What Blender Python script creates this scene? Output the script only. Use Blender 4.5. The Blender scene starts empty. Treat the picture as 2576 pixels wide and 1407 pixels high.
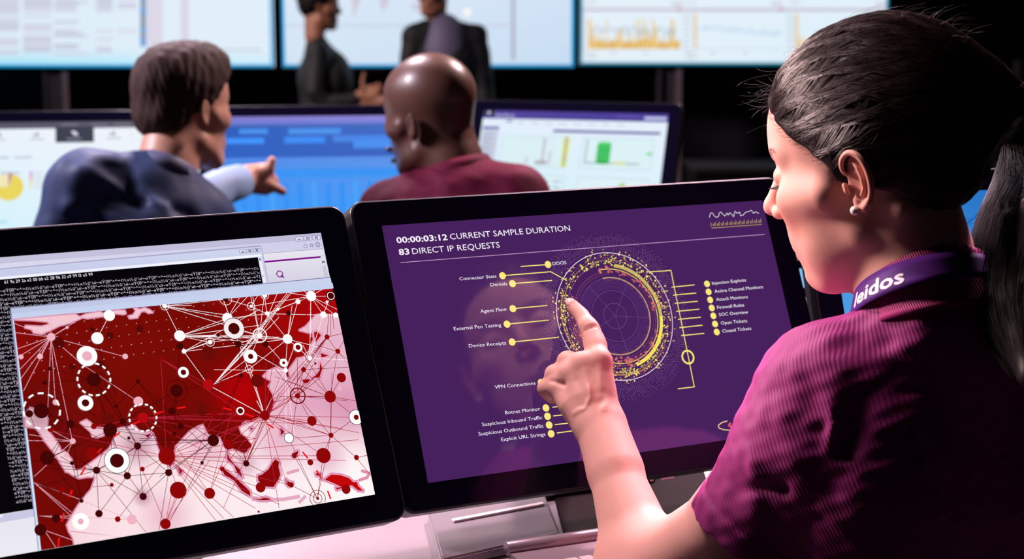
import bpy, bmesh, math, random
import numpy as np
from mathutils import Vector, Matrix
from mathutils.bvhtree import BVHTree
from mathutils.geometry import tessellate_polygon

SC = bpy.context.scene
COL = SC.collection
CAMZ = 1.30
PITCH = math.radians(9.0)
F = 4200.0            # focal length in pixels of the 2576 px wide frame
CX, CY = 1288.0, 703.5
SP, CP = math.sin(PITCH), math.cos(PITCH)
CM = np.array([[1, 0, 0], [0, -SP, CP], [0, -CP, -SP]])     # camera axes (right, down, forward) -> room axes
C0 = np.array([0, 0, CAMZ])

def P(u, v, d):
    return CM @ (np.array([(u - CX) / F, (v - CY) / F, 1.0]) * d) + C0

# ------------------------------------------------ camera
cam_d = bpy.data.cameras.new('camera')
cam = bpy.data.objects.new('camera', cam_d); COL.objects.link(cam)
cam.location = (0, 0, CAMZ)
cam.rotation_euler = (math.radians(90) - PITCH, 0, 0)
cam_d.sensor_width = 36; cam_d.lens = F / 2576 * 36
cam_d.clip_start = 0.05; cam_d.clip_end = 60
cam_d.dof.use_dof = True
cam_d.dof.focus_distance = 1.66
cam_d.dof.aperture_fstop = 6.5
SC.camera = cam

# ------------------------------------------------ world, lights, exposure
w = bpy.data.worlds.new('world'); SC.world = w; w.use_nodes = True
bg = w.node_tree.nodes['Background']
bg.inputs[0].default_value = (0.16, 0.10, 0.28, 1); bg.inputs[1].default_value = 0.12
vs = SC.view_settings
vs.view_transform = 'Standard'; vs.look = 'None'; vs.exposure = 0.0; vs.gamma = 1.0; vs.use_curve_mapping = False

def area(name, loc, target, size, power, color, size_y=None, spread=None):
    l = bpy.data.lights.new(name, 'AREA'); l.energy = power; l.color = color; l.size = size
    if size_y: l.shape = 'RECTANGLE'; l.size_y = size_y
    if spread: l.spread = math.radians(spread)
    o = bpy.data.objects.new(name, l); COL.objects.link(o); o.location = loc
    d = Vector(target) - Vector(loc); o.rotation_euler = d.to_track_quat('-Z', 'Y').to_euler()
    return o
area('key_light', (-2.6, 2.65, 2.25), (0.3, 1.55, 1.05), 0.5, 26, (1.0, 0.70, 0.68), spread=66)
area('rim_light', (0.85, 3.2, 2.7), (0.5, 1.5, 1.2), 0.4, 16, (1.0, 0.62, 0.76), spread=40)
area('top_light', (-0.75, 2.05, 2.75), (0.25, 1.55, 1.0), 0.45, 14.5, (1.0, 0.72, 0.76), spread=84)
area('row_light', (-2.3, 3.1, 2.3), (-0.35, 3.3, 1.0), 0.4, 12, (0.92, 0.80, 0.95), spread=70)
area('ceiling_light_left', (-0.9, 4.3, 2.5), (-0.5, 3.0, 1.0), 0.3, 22, (0.95, 0.78, 0.9), spread=110)
area('ceiling_light_right', (0.7, 4.2, 2.5), (-0.1, 3.1, 1.0), 0.3, 24, (1.0, 0.72, 0.72), spread=110)
area('front_light', (-2.6, 6.6, 2.6), (-0.6, 8.6, 1.0), 0.6, 20, (1.0, 0.80, 0.74), spread=90)

# ------------------------------------------------ materials
def lin(c):
    if isinstance(c, str):
        c = c.lstrip('#'); c = [int(c[i:i + 2], 16) / 255 for i in (0, 2, 4)]
    return tuple((x / 12.92 if x <= 0.04045 else ((x + 0.055) / 1.055) ** 2.4) for x in c[:3])

def mat(name, col=(0.5, 0.5, 0.5), rough=0.5, metal=0.0, spec=0.5, bump=None, var=None, coat=0.0, sheen=0.0, sss=None, attr=False, aniso=0.0, weave=None):
    m = bpy.data.materials.new(name); m.use_nodes = True
    nt = m.node_tree; b = nt.nodes['Principled BSDF']
    c = lin(col) if isinstance(col, str) else col
    b.inputs['Base Color'].default_value = (*c, 1)
    b.inputs['Roughness'].default_value = rough
    b.inputs['Metallic'].default_value = metal
    b.inputs['Specular IOR Level'].default_value = spec
    if coat: b.inputs['Coat Weight'].default_value = coat; b.inputs['Coat Roughness'].default_value = 0.08
    if sheen: b.inputs['Sheen Weight'].default_value = sheen; b.inputs['Sheen Tint'].default_value = (*[min(1, x * 3 + .05) for x in c], 1)
    if sss:
        b.inputs['Subsurface Weight'].default_value = sss[0]; b.inputs['Subsurface Radius'].default_value = (1, .6, .5)
        b.inputs['Subsurface Scale'].default_value = sss[1]
    if aniso: b.inputs['Anisotropic'].default_value = aniso
    tc = nt.nodes.new('ShaderNodeTexCoord')
    src = None
    if attr:
        a = nt.nodes.new('ShaderNodeVertexColor'); a.layer_name = 'Col'; src = a.outputs[0]
    if var:     # (scale, amount): mottling of the surface's own colour
        n = nt.nodes.new('ShaderNodeTexNoise'); n.inputs['Scale'].default_value = var[0]; n.inputs['Detail'].default_value = 5
        nt.links.new(tc.outputs['Object'], n.inputs['Vector'])
        r = nt.nodes.new('ShaderNodeMapRange'); r.inputs[3].default_value = 1 - var[1]; r.inputs[4].default_value = 1 + var[1]
        nt.links.new(n.outputs[0], r.inputs[0])
        mx = nt.nodes.new('ShaderNodeMix'); mx.data_type = 'RGBA'; mx.blend_type = 'MULTIPLY'; mx.inputs[0].default_value = 1
        if src: nt.links.new(src, mx.inputs[6])
        else: mx.inputs[6].default_value = (*c, 1)
        nt.links.new(r.outputs[0], mx.inputs[7]); src = mx.outputs[2]
    if src: nt.links.new(src, b.inputs['Base Color'])
    if bump or weave:
        h = None
        if bump:    # (scale, strength, distance)
            n = nt.nodes.new('ShaderNodeTexNoise'); n.inputs['Scale'].default_value = bump[0]; n.inputs['Detail'].default_value = 6
            nt.links.new(tc.outputs['Object'], n.inputs['Vector']); h = n.outputs[0]
            st, dist = bump[1], bump[2]
        if weave:   # (scale, rotation, strength, distance): fine ribbing of a knitted cloth
            mp = nt.nodes.new('ShaderNodeMapping'); mp.inputs['Rotation'].default_value = weave[1]
            nt.links.new(tc.outputs['Object'], mp.inputs['Vector'])
            wv = nt.nodes.new('ShaderNodeTexWave'); wv.inputs['Scale'].default_value = weave[0]; wv.inputs['Distortion'].default_value = 0.6
            wv.inputs['Detail'].default_value = 1; wv.inputs['Detail Scale'].default_value = 3
            nt.links.new(mp.outputs[0], wv.inputs['Vector'])
            if h:
                ma = nt.nodes.new('ShaderNodeMath'); ma.operation = 'MULTIPLY_ADD'; ma.inputs[1].default_value = .5
                nt.links.new(h, ma.inputs[0]); nt.links.new(wv.outputs['Fac'], ma.inputs[2]); h = ma.outputs[0]
            else: h = wv.outputs['Fac']
            st, dist = weave[2], weave[3]
        bp = nt.nodes.new('ShaderNodeBump'); bp.inputs['Strength'].default_value = st; bp.inputs['Distance'].default_value = dist
        nt.links.new(h, bp.inputs['Height']); nt.links.new(bp.outputs[0], b.inputs['Normal'])
    return m

def display_mat(name, gloss=0.5, rough=0.06, strength=1.0):
    """a lit display panel: its picture is emitted through a smooth glass front"""
    m = bpy.data.materials.new(name); m.use_nodes = True
    nt = m.node_tree; b = nt.nodes['Principled BSDF']
    a = nt.nodes.new('ShaderNodeVertexColor'); a.layer_name = 'Col'
    b.inputs['Base Color'].default_value = (0.004, 0.004, 0.006, 1)
    b.inputs['Roughness'].default_value = rough; b.inputs['Specular IOR Level'].default_value = gloss
    nt.links.new(a.outputs[0], b.inputs['Emission Color']); b.inputs['Emission Strength'].default_value = strength
    mixer = nt.nodes.new('ShaderNodeMixShader'); tr = nt.nodes.new('ShaderNodeBsdfTransparent')
    nt.links.new(a.outputs[1], mixer.inputs[0]); nt.links.new(tr.outputs[0], mixer.inputs[1]); nt.links.new(b.outputs[0], mixer.inputs[2])
    nt.links.new(mixer.outputs[0], nt.nodes['Material Output'].inputs[0])
    return m

# ------------------------------------------------ object helpers
def tag(o, label=None, cat=None, group=None, kind=None):
    if label: o['label'] = label
    if cat: o['category'] = cat
    if group: o['group'] = group
    if kind: o['kind'] = kind
    return o

def empty(name, loc, label, cat, group=None, rot=None):
    o = bpy.data.objects.new(name, None); COL.objects.link(o); o.location = loc; o.empty_display_size = .05
    if rot is not None: o.rotation_euler = rot
    tag(o, label, cat, group); return o

def link(name, me, m, parent=None, smooth=False):
    o = bpy.data.objects.new(name, me); COL.objects.link(o)
    if m is not None:
        for mm in (m if isinstance(m, (list, tuple)) else [m]): me.materials.append(mm)
    if smooth: me.polygons.foreach_set('use_smooth', [True] * len(me.polygons))
    if parent is not None:
        o.parent = parent
        bpy.context.view_layer.update()
        o.matrix_parent_inverse = parent.matrix_world.inverted()
    return o

def mesh_np(name, V, Fs, m, parent=None, smooth=True, col=None, matidx=None):
    me = bpy.data.meshes.new(name)
    V = np.asarray(V, dtype=np.float32)
    me.from_pydata(V.tolist() if len(V) < 5000 else [tuple(x) for x in V.tolist()], [], Fs if isinstance(Fs, list) else Fs.tolist())
    me.update()
    o = link(name, me, m, parent, smooth)
    if col is not None: set_col(me, col)
    return o

def set_col(me, vcol):
    """per-vertex linear colour -> corner attribute 'Col'"""
    a = me.color_attributes.new('Col', 'FLOAT_COLOR', 'POINT')
    c = np.ones((len(me.vertices), 4), np.float32); vc = np.asarray(vcol); c[:, :vc.shape[1]] = vc
    a.data.foreach_set('color', c.ravel())

def box_bm(bm, lo, hi, M=None, bev=0.0, seg=2):
    r = bmesh.ops.create_cube(bm, size=1.0); vs_ = r['verts']
    lo = Vector(lo); hi = Vector(hi); ce = (lo + hi) / 2; s = hi - lo
    for v in vs_: v.co = Vector((v.co.x * s.x, v.co.y * s.y, v.co.z * s.z)) + ce
    if bev:
        es = list({e for v in vs_ for e in v.link_edges})
        g = bmesh.ops.bevel(bm, geom=es, offset=bev, segments=seg, affect='EDGES', profile=.6)
        vs_ = list({v for f in g['faces'] for v in f.verts} | {v for v in vs_ if v.is_valid})
    if M is not None:
        for v in vs_: v.co = M @ v.co
    return vs_

def box(name, lo, hi, m, parent=None, M=None, bev=0.0, seg=2):
    bm = bmesh.new(); box_bm(bm, lo, hi, M, bev, seg); me = bpy.data.meshes.new(name); bm.to_mesh(me); bm.free()
    return link(name, me, m, parent, smooth=False)

def tube_data(pts, rad, n=10, cap=True):
    """swept tube: verts, faces"""
    pts = [Vector(p) for p in pts]; V = []; Fc = []
    rr = rad if hasattr(rad, '__len__') else [rad] * len(pts)
    t0 = (pts[1] - pts[0]).normalized(); up = Vector((0, 0, 1)) if abs(t0.z) < .9 else Vector((1, 0, 0))
    nrm = t0.cross(up).normalized()
    for i, p in enumerate(pts):
        t = (pts[min(i + 1, len(pts) - 1)] - pts[max(i - 1, 0)]).normalized()
        nrm = (nrm - t * nrm.dot(t)).normalized(); b = t.cross(nrm)
        for k in range(n):
            a = 2 * math.pi * k / n
            V.append(p + (nrm * math.cos(a) + b * math.sin(a)) * rr[i])
    for i in range(len(pts) - 1):
        for k in range(n):
            Fc.append([i * n + k, i * n + (k + 1) % n, (i + 1) * n + (k + 1) % n, (i + 1) * n + k])
    if cap:
        Fc.append(list(range(n))[::-1]); Fc.append([(len(pts) - 1) * n + k for k in range(n)])
    return V, Fc

def tube(name, pts, rad, m, parent=None, n=12):
    V, Fc = tube_data(pts, rad, n); return mesh_np(name, [tuple(v) for v in V], Fc, m, parent)

def rrect(x0, y0, x1, y1, r, n=6):
    out = []
    for cx, cy, a0 in ((x1 - r, y1 - r, 0), (x0 + r, y1 - r, 90), (x0 + r, y0 + r, 180), (x1 - r, y0 + r, 270)):
        for k in range(n + 1):
            a = math.radians(a0 + 90 * k / n); out.append((cx + r * math.cos(a), cy + r * math.sin(a)))
    return out

# ------------------------------------------------ implicit surfaces, for bodies and cloth
class Field:
    """smoothly blended implicit shape, meshed with surface nets"""
    def __init__(s): s.ops = []
    def _add(s, fn, lo, hi, k, mode='u'): s.ops.append((fn, np.array(lo, float), np.array(hi, float), k, mode)); return s
    def cone(s, a, b, ra, rb=None, k=.01, mode='u'):
        a = np.array(a, float); b = np.array(b, float); rb = ra if rb is None else rb; ab = b - a; L2 = max(ab @ ab, 1e-12)
        def fn(X):
            t = np.clip(((X - a) @ ab) / L2, 0, 1)
            return np.linalg.norm(X - a - t[..., None] * ab, axis=-1) - (ra + (rb - ra) * t)
        m = max(ra, rb) + k; return s._add(fn, np.minimum(a, b) - m, np.maximum(a, b) + m, k, mode)
    def chain(s, pts, rs, k=.01, mode='u'):
        A = np.array(pts, float); rs = np.array(rs, float)
        def fn(X):
            d = None
            for i in range(len(A) - 1):
                ab = A[i + 1] - A[i]; t = np.clip(((X - A[i]) @ ab) / max(ab @ ab, 1e-12), 0, 1)
                q = np.linalg.norm(X - A[i] - t[..., None] * ab, axis=-1) - (rs[i] + (rs[i + 1] - rs[i]) * t); d = q if d is None else np.minimum(d, q)
            return d
        m = rs.max() + k; return s._add(fn, A.min(0) - m, A.max(0) + m, k, mode)
    def limb(s, a, b, rfn, k=.01):      # one straight limb with a smooth radius profile
        a = np.array(a, float); b = np.array(b, float); ab = b - a; L2 = ab @ ab
        def fn(X):
            t = np.clip(((X - a) @ ab) / L2, 0, 1); return np.linalg.norm(X - a - t[..., None] * ab, axis=-1) - rfn(t)
        return s._add(fn, np.minimum(a, b) - .05 - k, np.maximum(a, b) + .05 + k, k)
    def ell(s, c, r, k=.01, R=None, mode='u'):
        c = np.array(c, float); r = np.array(r, float); R_ = np.eye(3) if R is None else np.array(R, float)
        def fn(X):
            q = (X - c) @ R_; k0 = np.linalg.norm(q / r, axis=-1); k1 = np.linalg.norm(q / (r * r), axis=-1)
            return k0 * (k0 - 1) / np.maximum(k1, 1e-6)
        m = r.max() + k; return s._add(fn, c - m, c + m, k, mode)
    def plane(s, p, n, k=.004):          # cuts away the side n points to
        p = np.array(p, float); n = np.array(n, float); n /= np.linalg.norm(n)
        return s._add(lambda X: -((X - p) @ n), [-9] * 3, [9] * 3, k, 's')
    def groove(s, pts, sig, amp):        # + amp presses a groove, - amp raises a ridge
        pts = [np.array(p, float) for p in pts]
        def fn(X):
            d = None
            for a, b in zip(pts[:-1], pts[1:]):
                ab = b - a; t = np.clip(((X - a) @ ab) / max(ab @ ab, 1e-12), 0, 1)
                q = np.linalg.norm(X - a - t[..., None] * ab, axis=-1); d = q if d is None else np.minimum(d, q)
            return amp * np.exp(-(d / sig) ** 2)
        A = np.array(pts); m = sig * 2.6
        return s._add(fn, A.min(0) - m, A.max(0) + m, 0, 'g')
    def warp(s, fn): return s._add(fn, [-9] * 3, [9] * 3, 0, 'g')
    def ev(s, X):
        D = np.full(X.shape[:-1], 1.0)
        for fn, lo, hi, k, mode in s.ops: D = s._blend(D, fn(X), k, mode)
        return D
    @staticmethod
    def _blend(D, d, k, mode):
        if mode == 'g': return D + d
        if mode == 's': a, b, sg = -D, d, -1
        else: a, b, sg = D, d, 1
        if k > 0:
            h = np.maximum(k - np.abs(a - b), 0) / k; return sg * (np.minimum(a, b) - h * h * k * .25)
        return sg * np.minimum(a, b)
    def mesh(s, lo, hi, h):
        lo = np.array(lo, float); hi = np.array(hi, float)
        n = np.ceil((hi - lo) / h).astype(int) + 1
        ax = [lo[i] + h * np.arange(n[i]) for i in range(3)]
        D = np.full(n, .05)
        for fn, a, b, k, mode in s.ops:
            m = 3 * h if mode != 'g' else 0
            i0 = np.clip(np.floor((a - m - lo) / h).astype(int), 0, n); i1 = np.clip(np.ceil((b + m - lo) / h).astype(int) + 1, 0, n)
            if (i1 <= i0).any(): continue
            X = np.stack(np.meshgrid(*[ax[j][i0[j]:i1[j]] for j in range(3)], indexing='ij'), -1)
            sl = tuple(slice(i0[j], i1[j]) for j in range(3))
            D[sl] = s._blend(D[sl], fn(X), k, mode)
        D[0] = D[-1] = .01; D[:, 0] = D[:, -1] = .01; D[:, :, 0] = D[:, :, -1] = .01
        return surface_nets(D, lo, h)

def surface_nets(D, lo, h):
    S = D < 0
    c = [S[a:S.shape[0] - 1 + a, b:S.shape[1] - 1 + b, d:S.shape[2] - 1 + d] for a in (0, 1) for b in (0, 1) for d in (0, 1)]
    allin = np.logical_and.reduce(c); anyin = np.logical_or.reduce(c)
    act = anyin & ~allin; idx = np.argwhere(act); N = len(idx)
    ids = np.full(act.shape, -1, np.int64); ids[act] = np.arange(N)
    acc = np.zeros((N, 3)); cnt = np.zeros(N)
    cor = [(a, b, d) for a in (0, 1) for b in (0, 1) for d in (0, 1)]
    val = {q: D[idx[:, 0] + q[0], idx[:, 1] + q[1], idx[:, 2] + q[2]] for q in cor}
    for q in cor:
        for ax_ in range(3):
            if q[ax_] == 0:
                r = list(q); r[ax_] = 1; r = tuple(r)
                v0, v1 = val[q], val[r]; m = (v0 < 0) != (v1 < 0)
                t = np.where(m, v0 / np.where(m, v0 - v1, 1), 0)
                p = np.tile(np.array(q, float), (N, 1)); p[:, ax_] += t
                acc[m] += p[m]; cnt[m] += 1
    V = lo + h * (idx + acc / cnt[:, None])
    Fs = []
    for ax_ in range(3):
        o1, o2 = [(1, 2), (2, 0), (0, 1)][ax_]
        sh = list(S.shape); a0 = [slice(None)] * 3; a1 = [slice(None)] * 3
        a0[ax_] = slice(0, -1); a1[ax_] = slice(1, None)
        A, B = S[tuple(a0)], S[tuple(a1)]
        e = np.argwhere(A != B); e = e[(e[:, o1] > 0) & (e[:, o2] > 0) & (e[:, o1] < sh[o1] - 1) & (e[:, o2] < sh[o2] - 1)]
        fl = A[e[:, 0], e[:, 1], e[:, 2]]
        def g(d1, d2):
            q = e.copy(); q[:, o1] += d1; q[:, o2] += d2; return ids[q[:, 0], q[:, 1], q[:, 2]]
        quad = np.stack([g(-1, -1), g(0, -1), g(0, 0), g(-1, 0)], 1)
        quad[~fl] = quad[~fl][:, ::-1]; Fs.append(quad)
    return V, np.concatenate(Fs)

def smooth_mesh(V, Q, it=2, f=.5):
    E = np.concatenate([Q[:, [0, 1]], Q[:, [1, 2]], Q[:, [2, 3]], Q[:, [3, 0]]])
    for _ in range(it):
        A = np.zeros_like(V); n = np.zeros(len(V))
        np.add.at(A, E[:, 0], V[E[:, 1]]); np.add.at(n, E[:, 0], 1)
        np.add.at(A, E[:, 1], V[E[:, 0]]); np.add.at(n, E[:, 1], 1)
        V = V + f * (A / n[:, None] - V)
    return V

def vnoise(X, scale, seed=0):
    """cheap smooth noise in about -1..1"""
    rs = np.random.RandomState(seed); o = np.zeros(X.shape[:-1])
    for i in range(6):
        d = rs.randn(3); d /= np.linalg.norm(d); o += np.sin(X @ d * scale * (0.7 + .6 * rs.rand()) * 6.28 + rs.rand() * 6.28)
    return o / 3.0

# ------------------------------------------------ pictures shown on displays, drawn as flat faces on the panel
FONT_CACHE = {}
def text_geo(s):
    if s not in FONT_CACHE:
        c = bpy.data.curves.new('t', 'FONT'); c.body = s; c.size = 1; c.resolution_u = 2
        o = bpy.data.objects.new('t', c); COL.objects.link(o); bpy.context.view_layer.update()
        me = bpy.data.meshes.new_from_object(o.evaluated_get(bpy.context.evaluated_depsgraph_get()))
        V = np.zeros(len(me.vertices) * 3); me.vertices.foreach_get('co', V); V = V.reshape(-1, 3)[:, :2]
        Fs = [list(p.vertices) for p in me.polygons]
        bpy.data.objects.remove(o); bpy.data.curves.remove(c); bpy.data.meshes.remove(me)
        FONT_CACHE[s] = (V, Fs)
    return FONT_CACHE[s]

class Picture:
    """collects flat coloured faces in panel coordinates; later things lie a hair in front of earlier ones"""
    def __init__(s, conv=None): s.V = []; s.F = []; s.C = []; s.z = 0.00003; s.conv = conv or (lambda p: p); s.step = 1.2e-5; s.n = 0; s.clip = False
    def raw(s, pts, faces, cols):
        b = s.n
        for p in pts: s.V.append((min(W2, max(-W2, p[0])), min(H2, max(-H2, p[1])), s.z) if s.clip else (p[0], p[1], s.z))
        s.n += len(pts); s.C += cols; s.F += [[b + i for i in f] for f in faces]
    def up(s): s.z += s.step
    def c4(s, c, a=1.0): return (*lin(c), a)
    def poly(s, pts, c, a=1.0, conv=True):
        q = [s.conv(p) for p in pts] if conv else pts
        tri = tessellate_polygon([[Vector((x, y, 0)) for x, y in q]])
        s.raw(q, [list(t) for t in tri], [s.c4(c, a)] * len(q)); s.up()
    def quad(s, pts, cs, conv=True, nx=1, ny=1):
        q = [s.conv(p) for p in pts] if conv else pts
        cs = [np.array(s.c4(c)) for c in cs]; q = [np.array(p) for p in q]; V = []; C = []; Fs = []
        for j in range(ny + 1):
            for i in range(nx + 1):
                a, b = i / nx, j / ny
                wts = ((1 - a) * (1 - b), a * (1 - b), a * b, (1 - a) * b)
                V.append(tuple(sum(w_ * p for w_, p in zip(wts, q)))); C.append(tuple(sum(w_ * c for w_, c in zip(wts, cs))))
        for j in range(ny):
            for i in range(nx): Fs.append([j * (nx + 1) + i, j * (nx + 1) + i + 1, (j + 1) * (nx + 1) + i + 1, (j + 1) * (nx + 1) + i])
        s.raw(V, Fs, C); s.up()
    def shaded(s, pts, fn, mx=.006):
        q = [s.conv(p) for p in pts]
        tri = tessellate_polygon([[Vector((x, y, 0)) for x, y in q]])
        T = [tuple(np.array(q[i]) for i in t) for t in tri]; out = []
        while T:
            a, b, c = T.pop(); L = [np.linalg.norm(b - a), np.linalg.norm(c - b), np.linalg.norm(a - c)]; i = int(np.argmax(L))
            if L[i] < mx: out.append((a, b, c)); continue
            if i == 0: m = (a + b) / 2; T += [(a, m, c), (m, b, c)]
            elif i == 1: m = (b + c) / 2; T += [(a, b, m), (a, m, c)]
            else: m = (c + a) / 2; T += [(a, b, m), (m, b, c)]
        V = [tuple(p) for t in out for p in t]
        C = [(*fn(p), 1.0) for p in V]
        s.raw(V, [[3 * i, 3 * i + 1, 3 * i + 2] for i in range(len(out))], C); s.up()
    def line(s, pts, wd, c, a=1.0, conv=True, up=True):
        q = [np.array(s.conv(p) if conv else p, float) for p in pts]
        for p0, p1 in zip(q[:-1], q[1:]):
            d = p1 - p0; L = np.linalg.norm(d)
            if L < 1e-9: continue
            n = np.array([-d[1], d[0]]) / L * wd / 2; e = d / L * wd * .3
            s.raw([tuple(p0 - n - e), tuple(p1 - n + e), tuple(p1 + n + e), tuple(p0 + n - e)], [[0, 1, 2, 3]], [s.c4(c, a)] * 4)
        if up: s.up()
    def disc(s, p, r, c, a=1.0, conv=True, n=24, up=True, ry=None):
        x, y = s.conv(p) if conv else p; ry = ry or r
        s.raw([(x + r * math.cos(2 * math.pi * k / n), y + ry * math.sin(2 * math.pi * k / n)) for k in range(n)], [list(range(n))], [s.c4(c, a)] * n)
        if up: s.up()
    def glow(s, p, r, c, a=1.0, conv=True, n=28, rings=5):
        x, y = s.conv(p) if conv else p
        V = [(x, y)]; C = [s.c4(c, a)]; Fs = []
        for j in range(1, rings + 1):
            t = j / rings; al = a * (1 - t) ** 2 * (1 + 2 * t)
            for k in range(n): V.append((x + r * t * math.cos(2 * math.pi * k / n), y + r * t * math.sin(2 * math.pi * k / n))); C.append(s.c4(c, al))
        for k in range(n): Fs.append([0, 1 + k, 1 + (k + 1) % n])
        for j in range(rings - 1):
            for k in range(n):
                b0 = 1 + j * n; b1 = b0 + n; Fs.append([b0 + k, b1 + k, b1 + (k + 1) % n, b0 + (k + 1) % n])
        s.raw(V, Fs, C); s.up()
    def arc(s, p, r0, r1, a0, a1, c, a=1.0, conv=True, n=64, up=True):
        x, y = s.conv(p) if conv else p; V = []
        m = max(2, int(n * abs(a1 - a0) / 360) + 1)
        for k in range(m + 1):
            t = math.radians(a0 + (a1 - a0) * k / m); V += [(x + r0 * math.cos(t), y + r0 * math.sin(t)), (x + r1 * math.cos(t), y + r1 * math.sin(t))]
        s.raw(V, [[2 * k, 2 * k + 1, 2 * k + 3, 2 * k + 2] for k in range(m)], [s.c4(c, a)] * len(V))
        if up: s.up()
    def text(s, body, p, c, h=None, width=None, ang=0, bold=0, conv=True, align='l', end=None, mirror=False):
        """cap height h and total width in metres; p/end: baseline start/end"""
        V, Fs = text_geo(body)
        p0 = np.array(s.conv(p) if conv else p, float)
        x0, x1 = V[:, 0].min(), V[:, 0].max(); cap = 0.70
        if end is not None:
            p1 = np.array(s.conv(end) if conv else end, float); d = p1 - p0; width = np.linalg.norm(d); ang = math.atan2(d[1], d[0])
        sy = h / cap; sx = sy if width is None else width / (x1 - x0)
        offs = [(0, 0)] if not bold else [(bold, 0), (-bold, 0), (0, bold * .7), (0, -bold * .7)]
        ca, sa = math.cos(ang), math.sin(ang)
        for ox, oy in offs:
            X = (V[:, 0] - x0) * sx + ox; Y = V[:, 1] * sy + oy
            if align == 'r': X = X - (x1 - x0) * sx
            pts = list(zip((p0[0] + X * ca - Y * sa).tolist(), (p0[1] + X * sa + Y * ca).tolist()))
            s.raw(pts, Fs, [s.c4(c)] * len(pts)); s.up()
    def build(s, name, m, parent, M):
        me = bpy.data.meshes.new(name); me.from_pydata([tuple(M @ Vector(v)) for v in s.V], [], s.F)
        o = link(name, me, m, parent); set_col(me, np.array(s.C)); return o

def panel_pose(R, t):
    """panel axes (x right, y up, z out towards the viewer) in room space from a camera-space pose"""
    R = CM @ np.array(R); o = CM @ np.array(t) + C0
    M = Matrix.Identity(4)
    for i in range(3):
        M[i][0] = R[i][0]; M[i][1] = R[i][1]; M[i][2] = R[i][2]; M[i][3] = o[i]
    return M

def px_to_panel(M):
    Mn = np.array(M); o = Mn[:3, 3]; X, Y, Z = Mn[:3, 0], Mn[:3, 1], Mn[:3, 2]
    def conv(p):
        r = CM @ np.array([(p[0] - CX) / F, (p[1] - CY) / F, 1.0]); k = ((o - C0) @ Z) / (r @ Z); q = C0 + r * k - o
        return (float(q @ X), float(q @ Y))
    return conv

W2, H2 = .477 / 2, .2683 / 2
POSE_MID = panel_pose([[0.8875, -0.1872, 0.421], [-0.0761, -0.9607, -0.2668], [0.4545, 0.2047, -0.8669]], [0.103, 0.0555, 1.7961])
POSE_LEFT = panel_pose([[0.8544, -0.2178, 0.4718], [-0.0845, -0.9541, -0.2875], [0.5127, 0.2058, -0.8335]], [-0.3666, 0.1012, 1.5269])
Rz = Matrix.Rotation(math.radians(-13), 4, 'Z')
POSE_RIGHT = Rz @ POSE_MID
POSE_RIGHT.translation = POSE_MID.translation + Vector((.512, .20, .004))

# ------------------------------------------------ materials of the place
M_black = mat('black_plastic', '#14111e', .42, spec=.4, bump=(900, .05, .0002))
M_rim = mat('charcoal_plastic', '#2b2733', .35)
M_glass = mat('black_glass', '#100e24', .07, spec=.12)
M_screen = display_mat('lit_display', gloss=.42)
M_screen_far = display_mat('lit_wall_display', gloss=.2, rough=.3)
M_desk = mat('desk_laminate', '#8a7f88', .42, spec=.4, bump=(60, .05, .001), var=(6, .04))
M_alu = mat('aluminium', '#b39fac', .30, metal=.45)
M_silver = mat('satin_silver_plastic', '#8f8890', .32, metal=.35)
M_mat = mat('dark_desk_pad', '#1a1015', .45, spec=.02)
M_paper = mat('paper', '#e6dfe4', .7)
M_wall = mat('dark_wall_paint', '#262036', .8, var=(1.5, .15))
M_panel = mat('dark_panel', '#0e0c14', .6)
M_post = mat('grey_steel_post', '#5a5260', .45, metal=.3)
M_carpet = mat('carpet', '#18141d', .95, bump=(400, .3, .003))
M_ceiling = mat('ceiling_tile', '#1b1822', .9)

# ------------------------------------------------ room shell
def setting(name, lo, hi, m):
    o = box(name, lo, hi, m); o['kind'] = 'structure'; return o
setting('floor', (-5, -1.5, -.05), (5, 2.45, 0), M_carpet)
setting('floor', (-5, 2.45, -.22), (5, 5.0, -.17), M_carpet)       # the rows step down towards the video wall
setting('floor', (-5, 5.0, -.40), (5, 10.1, -.35), M_carpet)
setting('trim_1', (-5, 2.45, -.17), (5, 2.48, .008), M_black)
setting('trim_2', (-5, 5.0, -.35), (5, 5.03, -.162), M_black)
setting('wall_back', (-5, 9.9, -.4), (5, 10.0, 3.2), M_wall)
setting('wall_left', (-5.1, -1.5, -.4), (-5, 10.0, 3.2), M_wall)
setting('wall_right', (5, -1.5, -.4), (5.1, 10.0, 3.2), M_wall)
setting('wall_rear', (-5, -1.6, -.05), (5, -1.5, 3.2), M_wall)
setting('ceiling', (-5, -1.6, 3.2), (5, 10.1, 3.25), M_ceiling)

# ------------------------------------------------ desk in the foreground
DZ = .765
row = Vector((.885, .465, 0)).normalized()      # direction of the console row
fw = Vector((-row.y, row.x, 0))                 # towards the far side
def on_row(a, b, z): return Vector((.103, 1.765, 0)) + row * a + fw * b + Vector((0, 0, z))
MR = Matrix.Translation((.103, 1.765, 0)) @ Matrix(((row.x, fw.x, 0, 0), (row.y, fw.y, 0, 0), (0, 0, 1, 0), (0, 0, 0, 1)))
desk = empty('console_desk', on_row(0, 0, 0), 'long pale grey console desk carrying the three near monitors', 'desk')
box('desktop', (-1.6, -.27, DZ - .035), (1.6, .33, DZ), M_desk, desk, MR, bev=.006)
for a in (-1.5, -.5, .5, 1.5):
    box('leg_panel', (a - .02, -.22, .0), (a + .02, .28, DZ - .036), M_black, desk, MR, bev=.003)
box('back_panel', (-1.45, .22, .1), (1.45, .24, DZ - .036), M_black, desk, MR)

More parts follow.
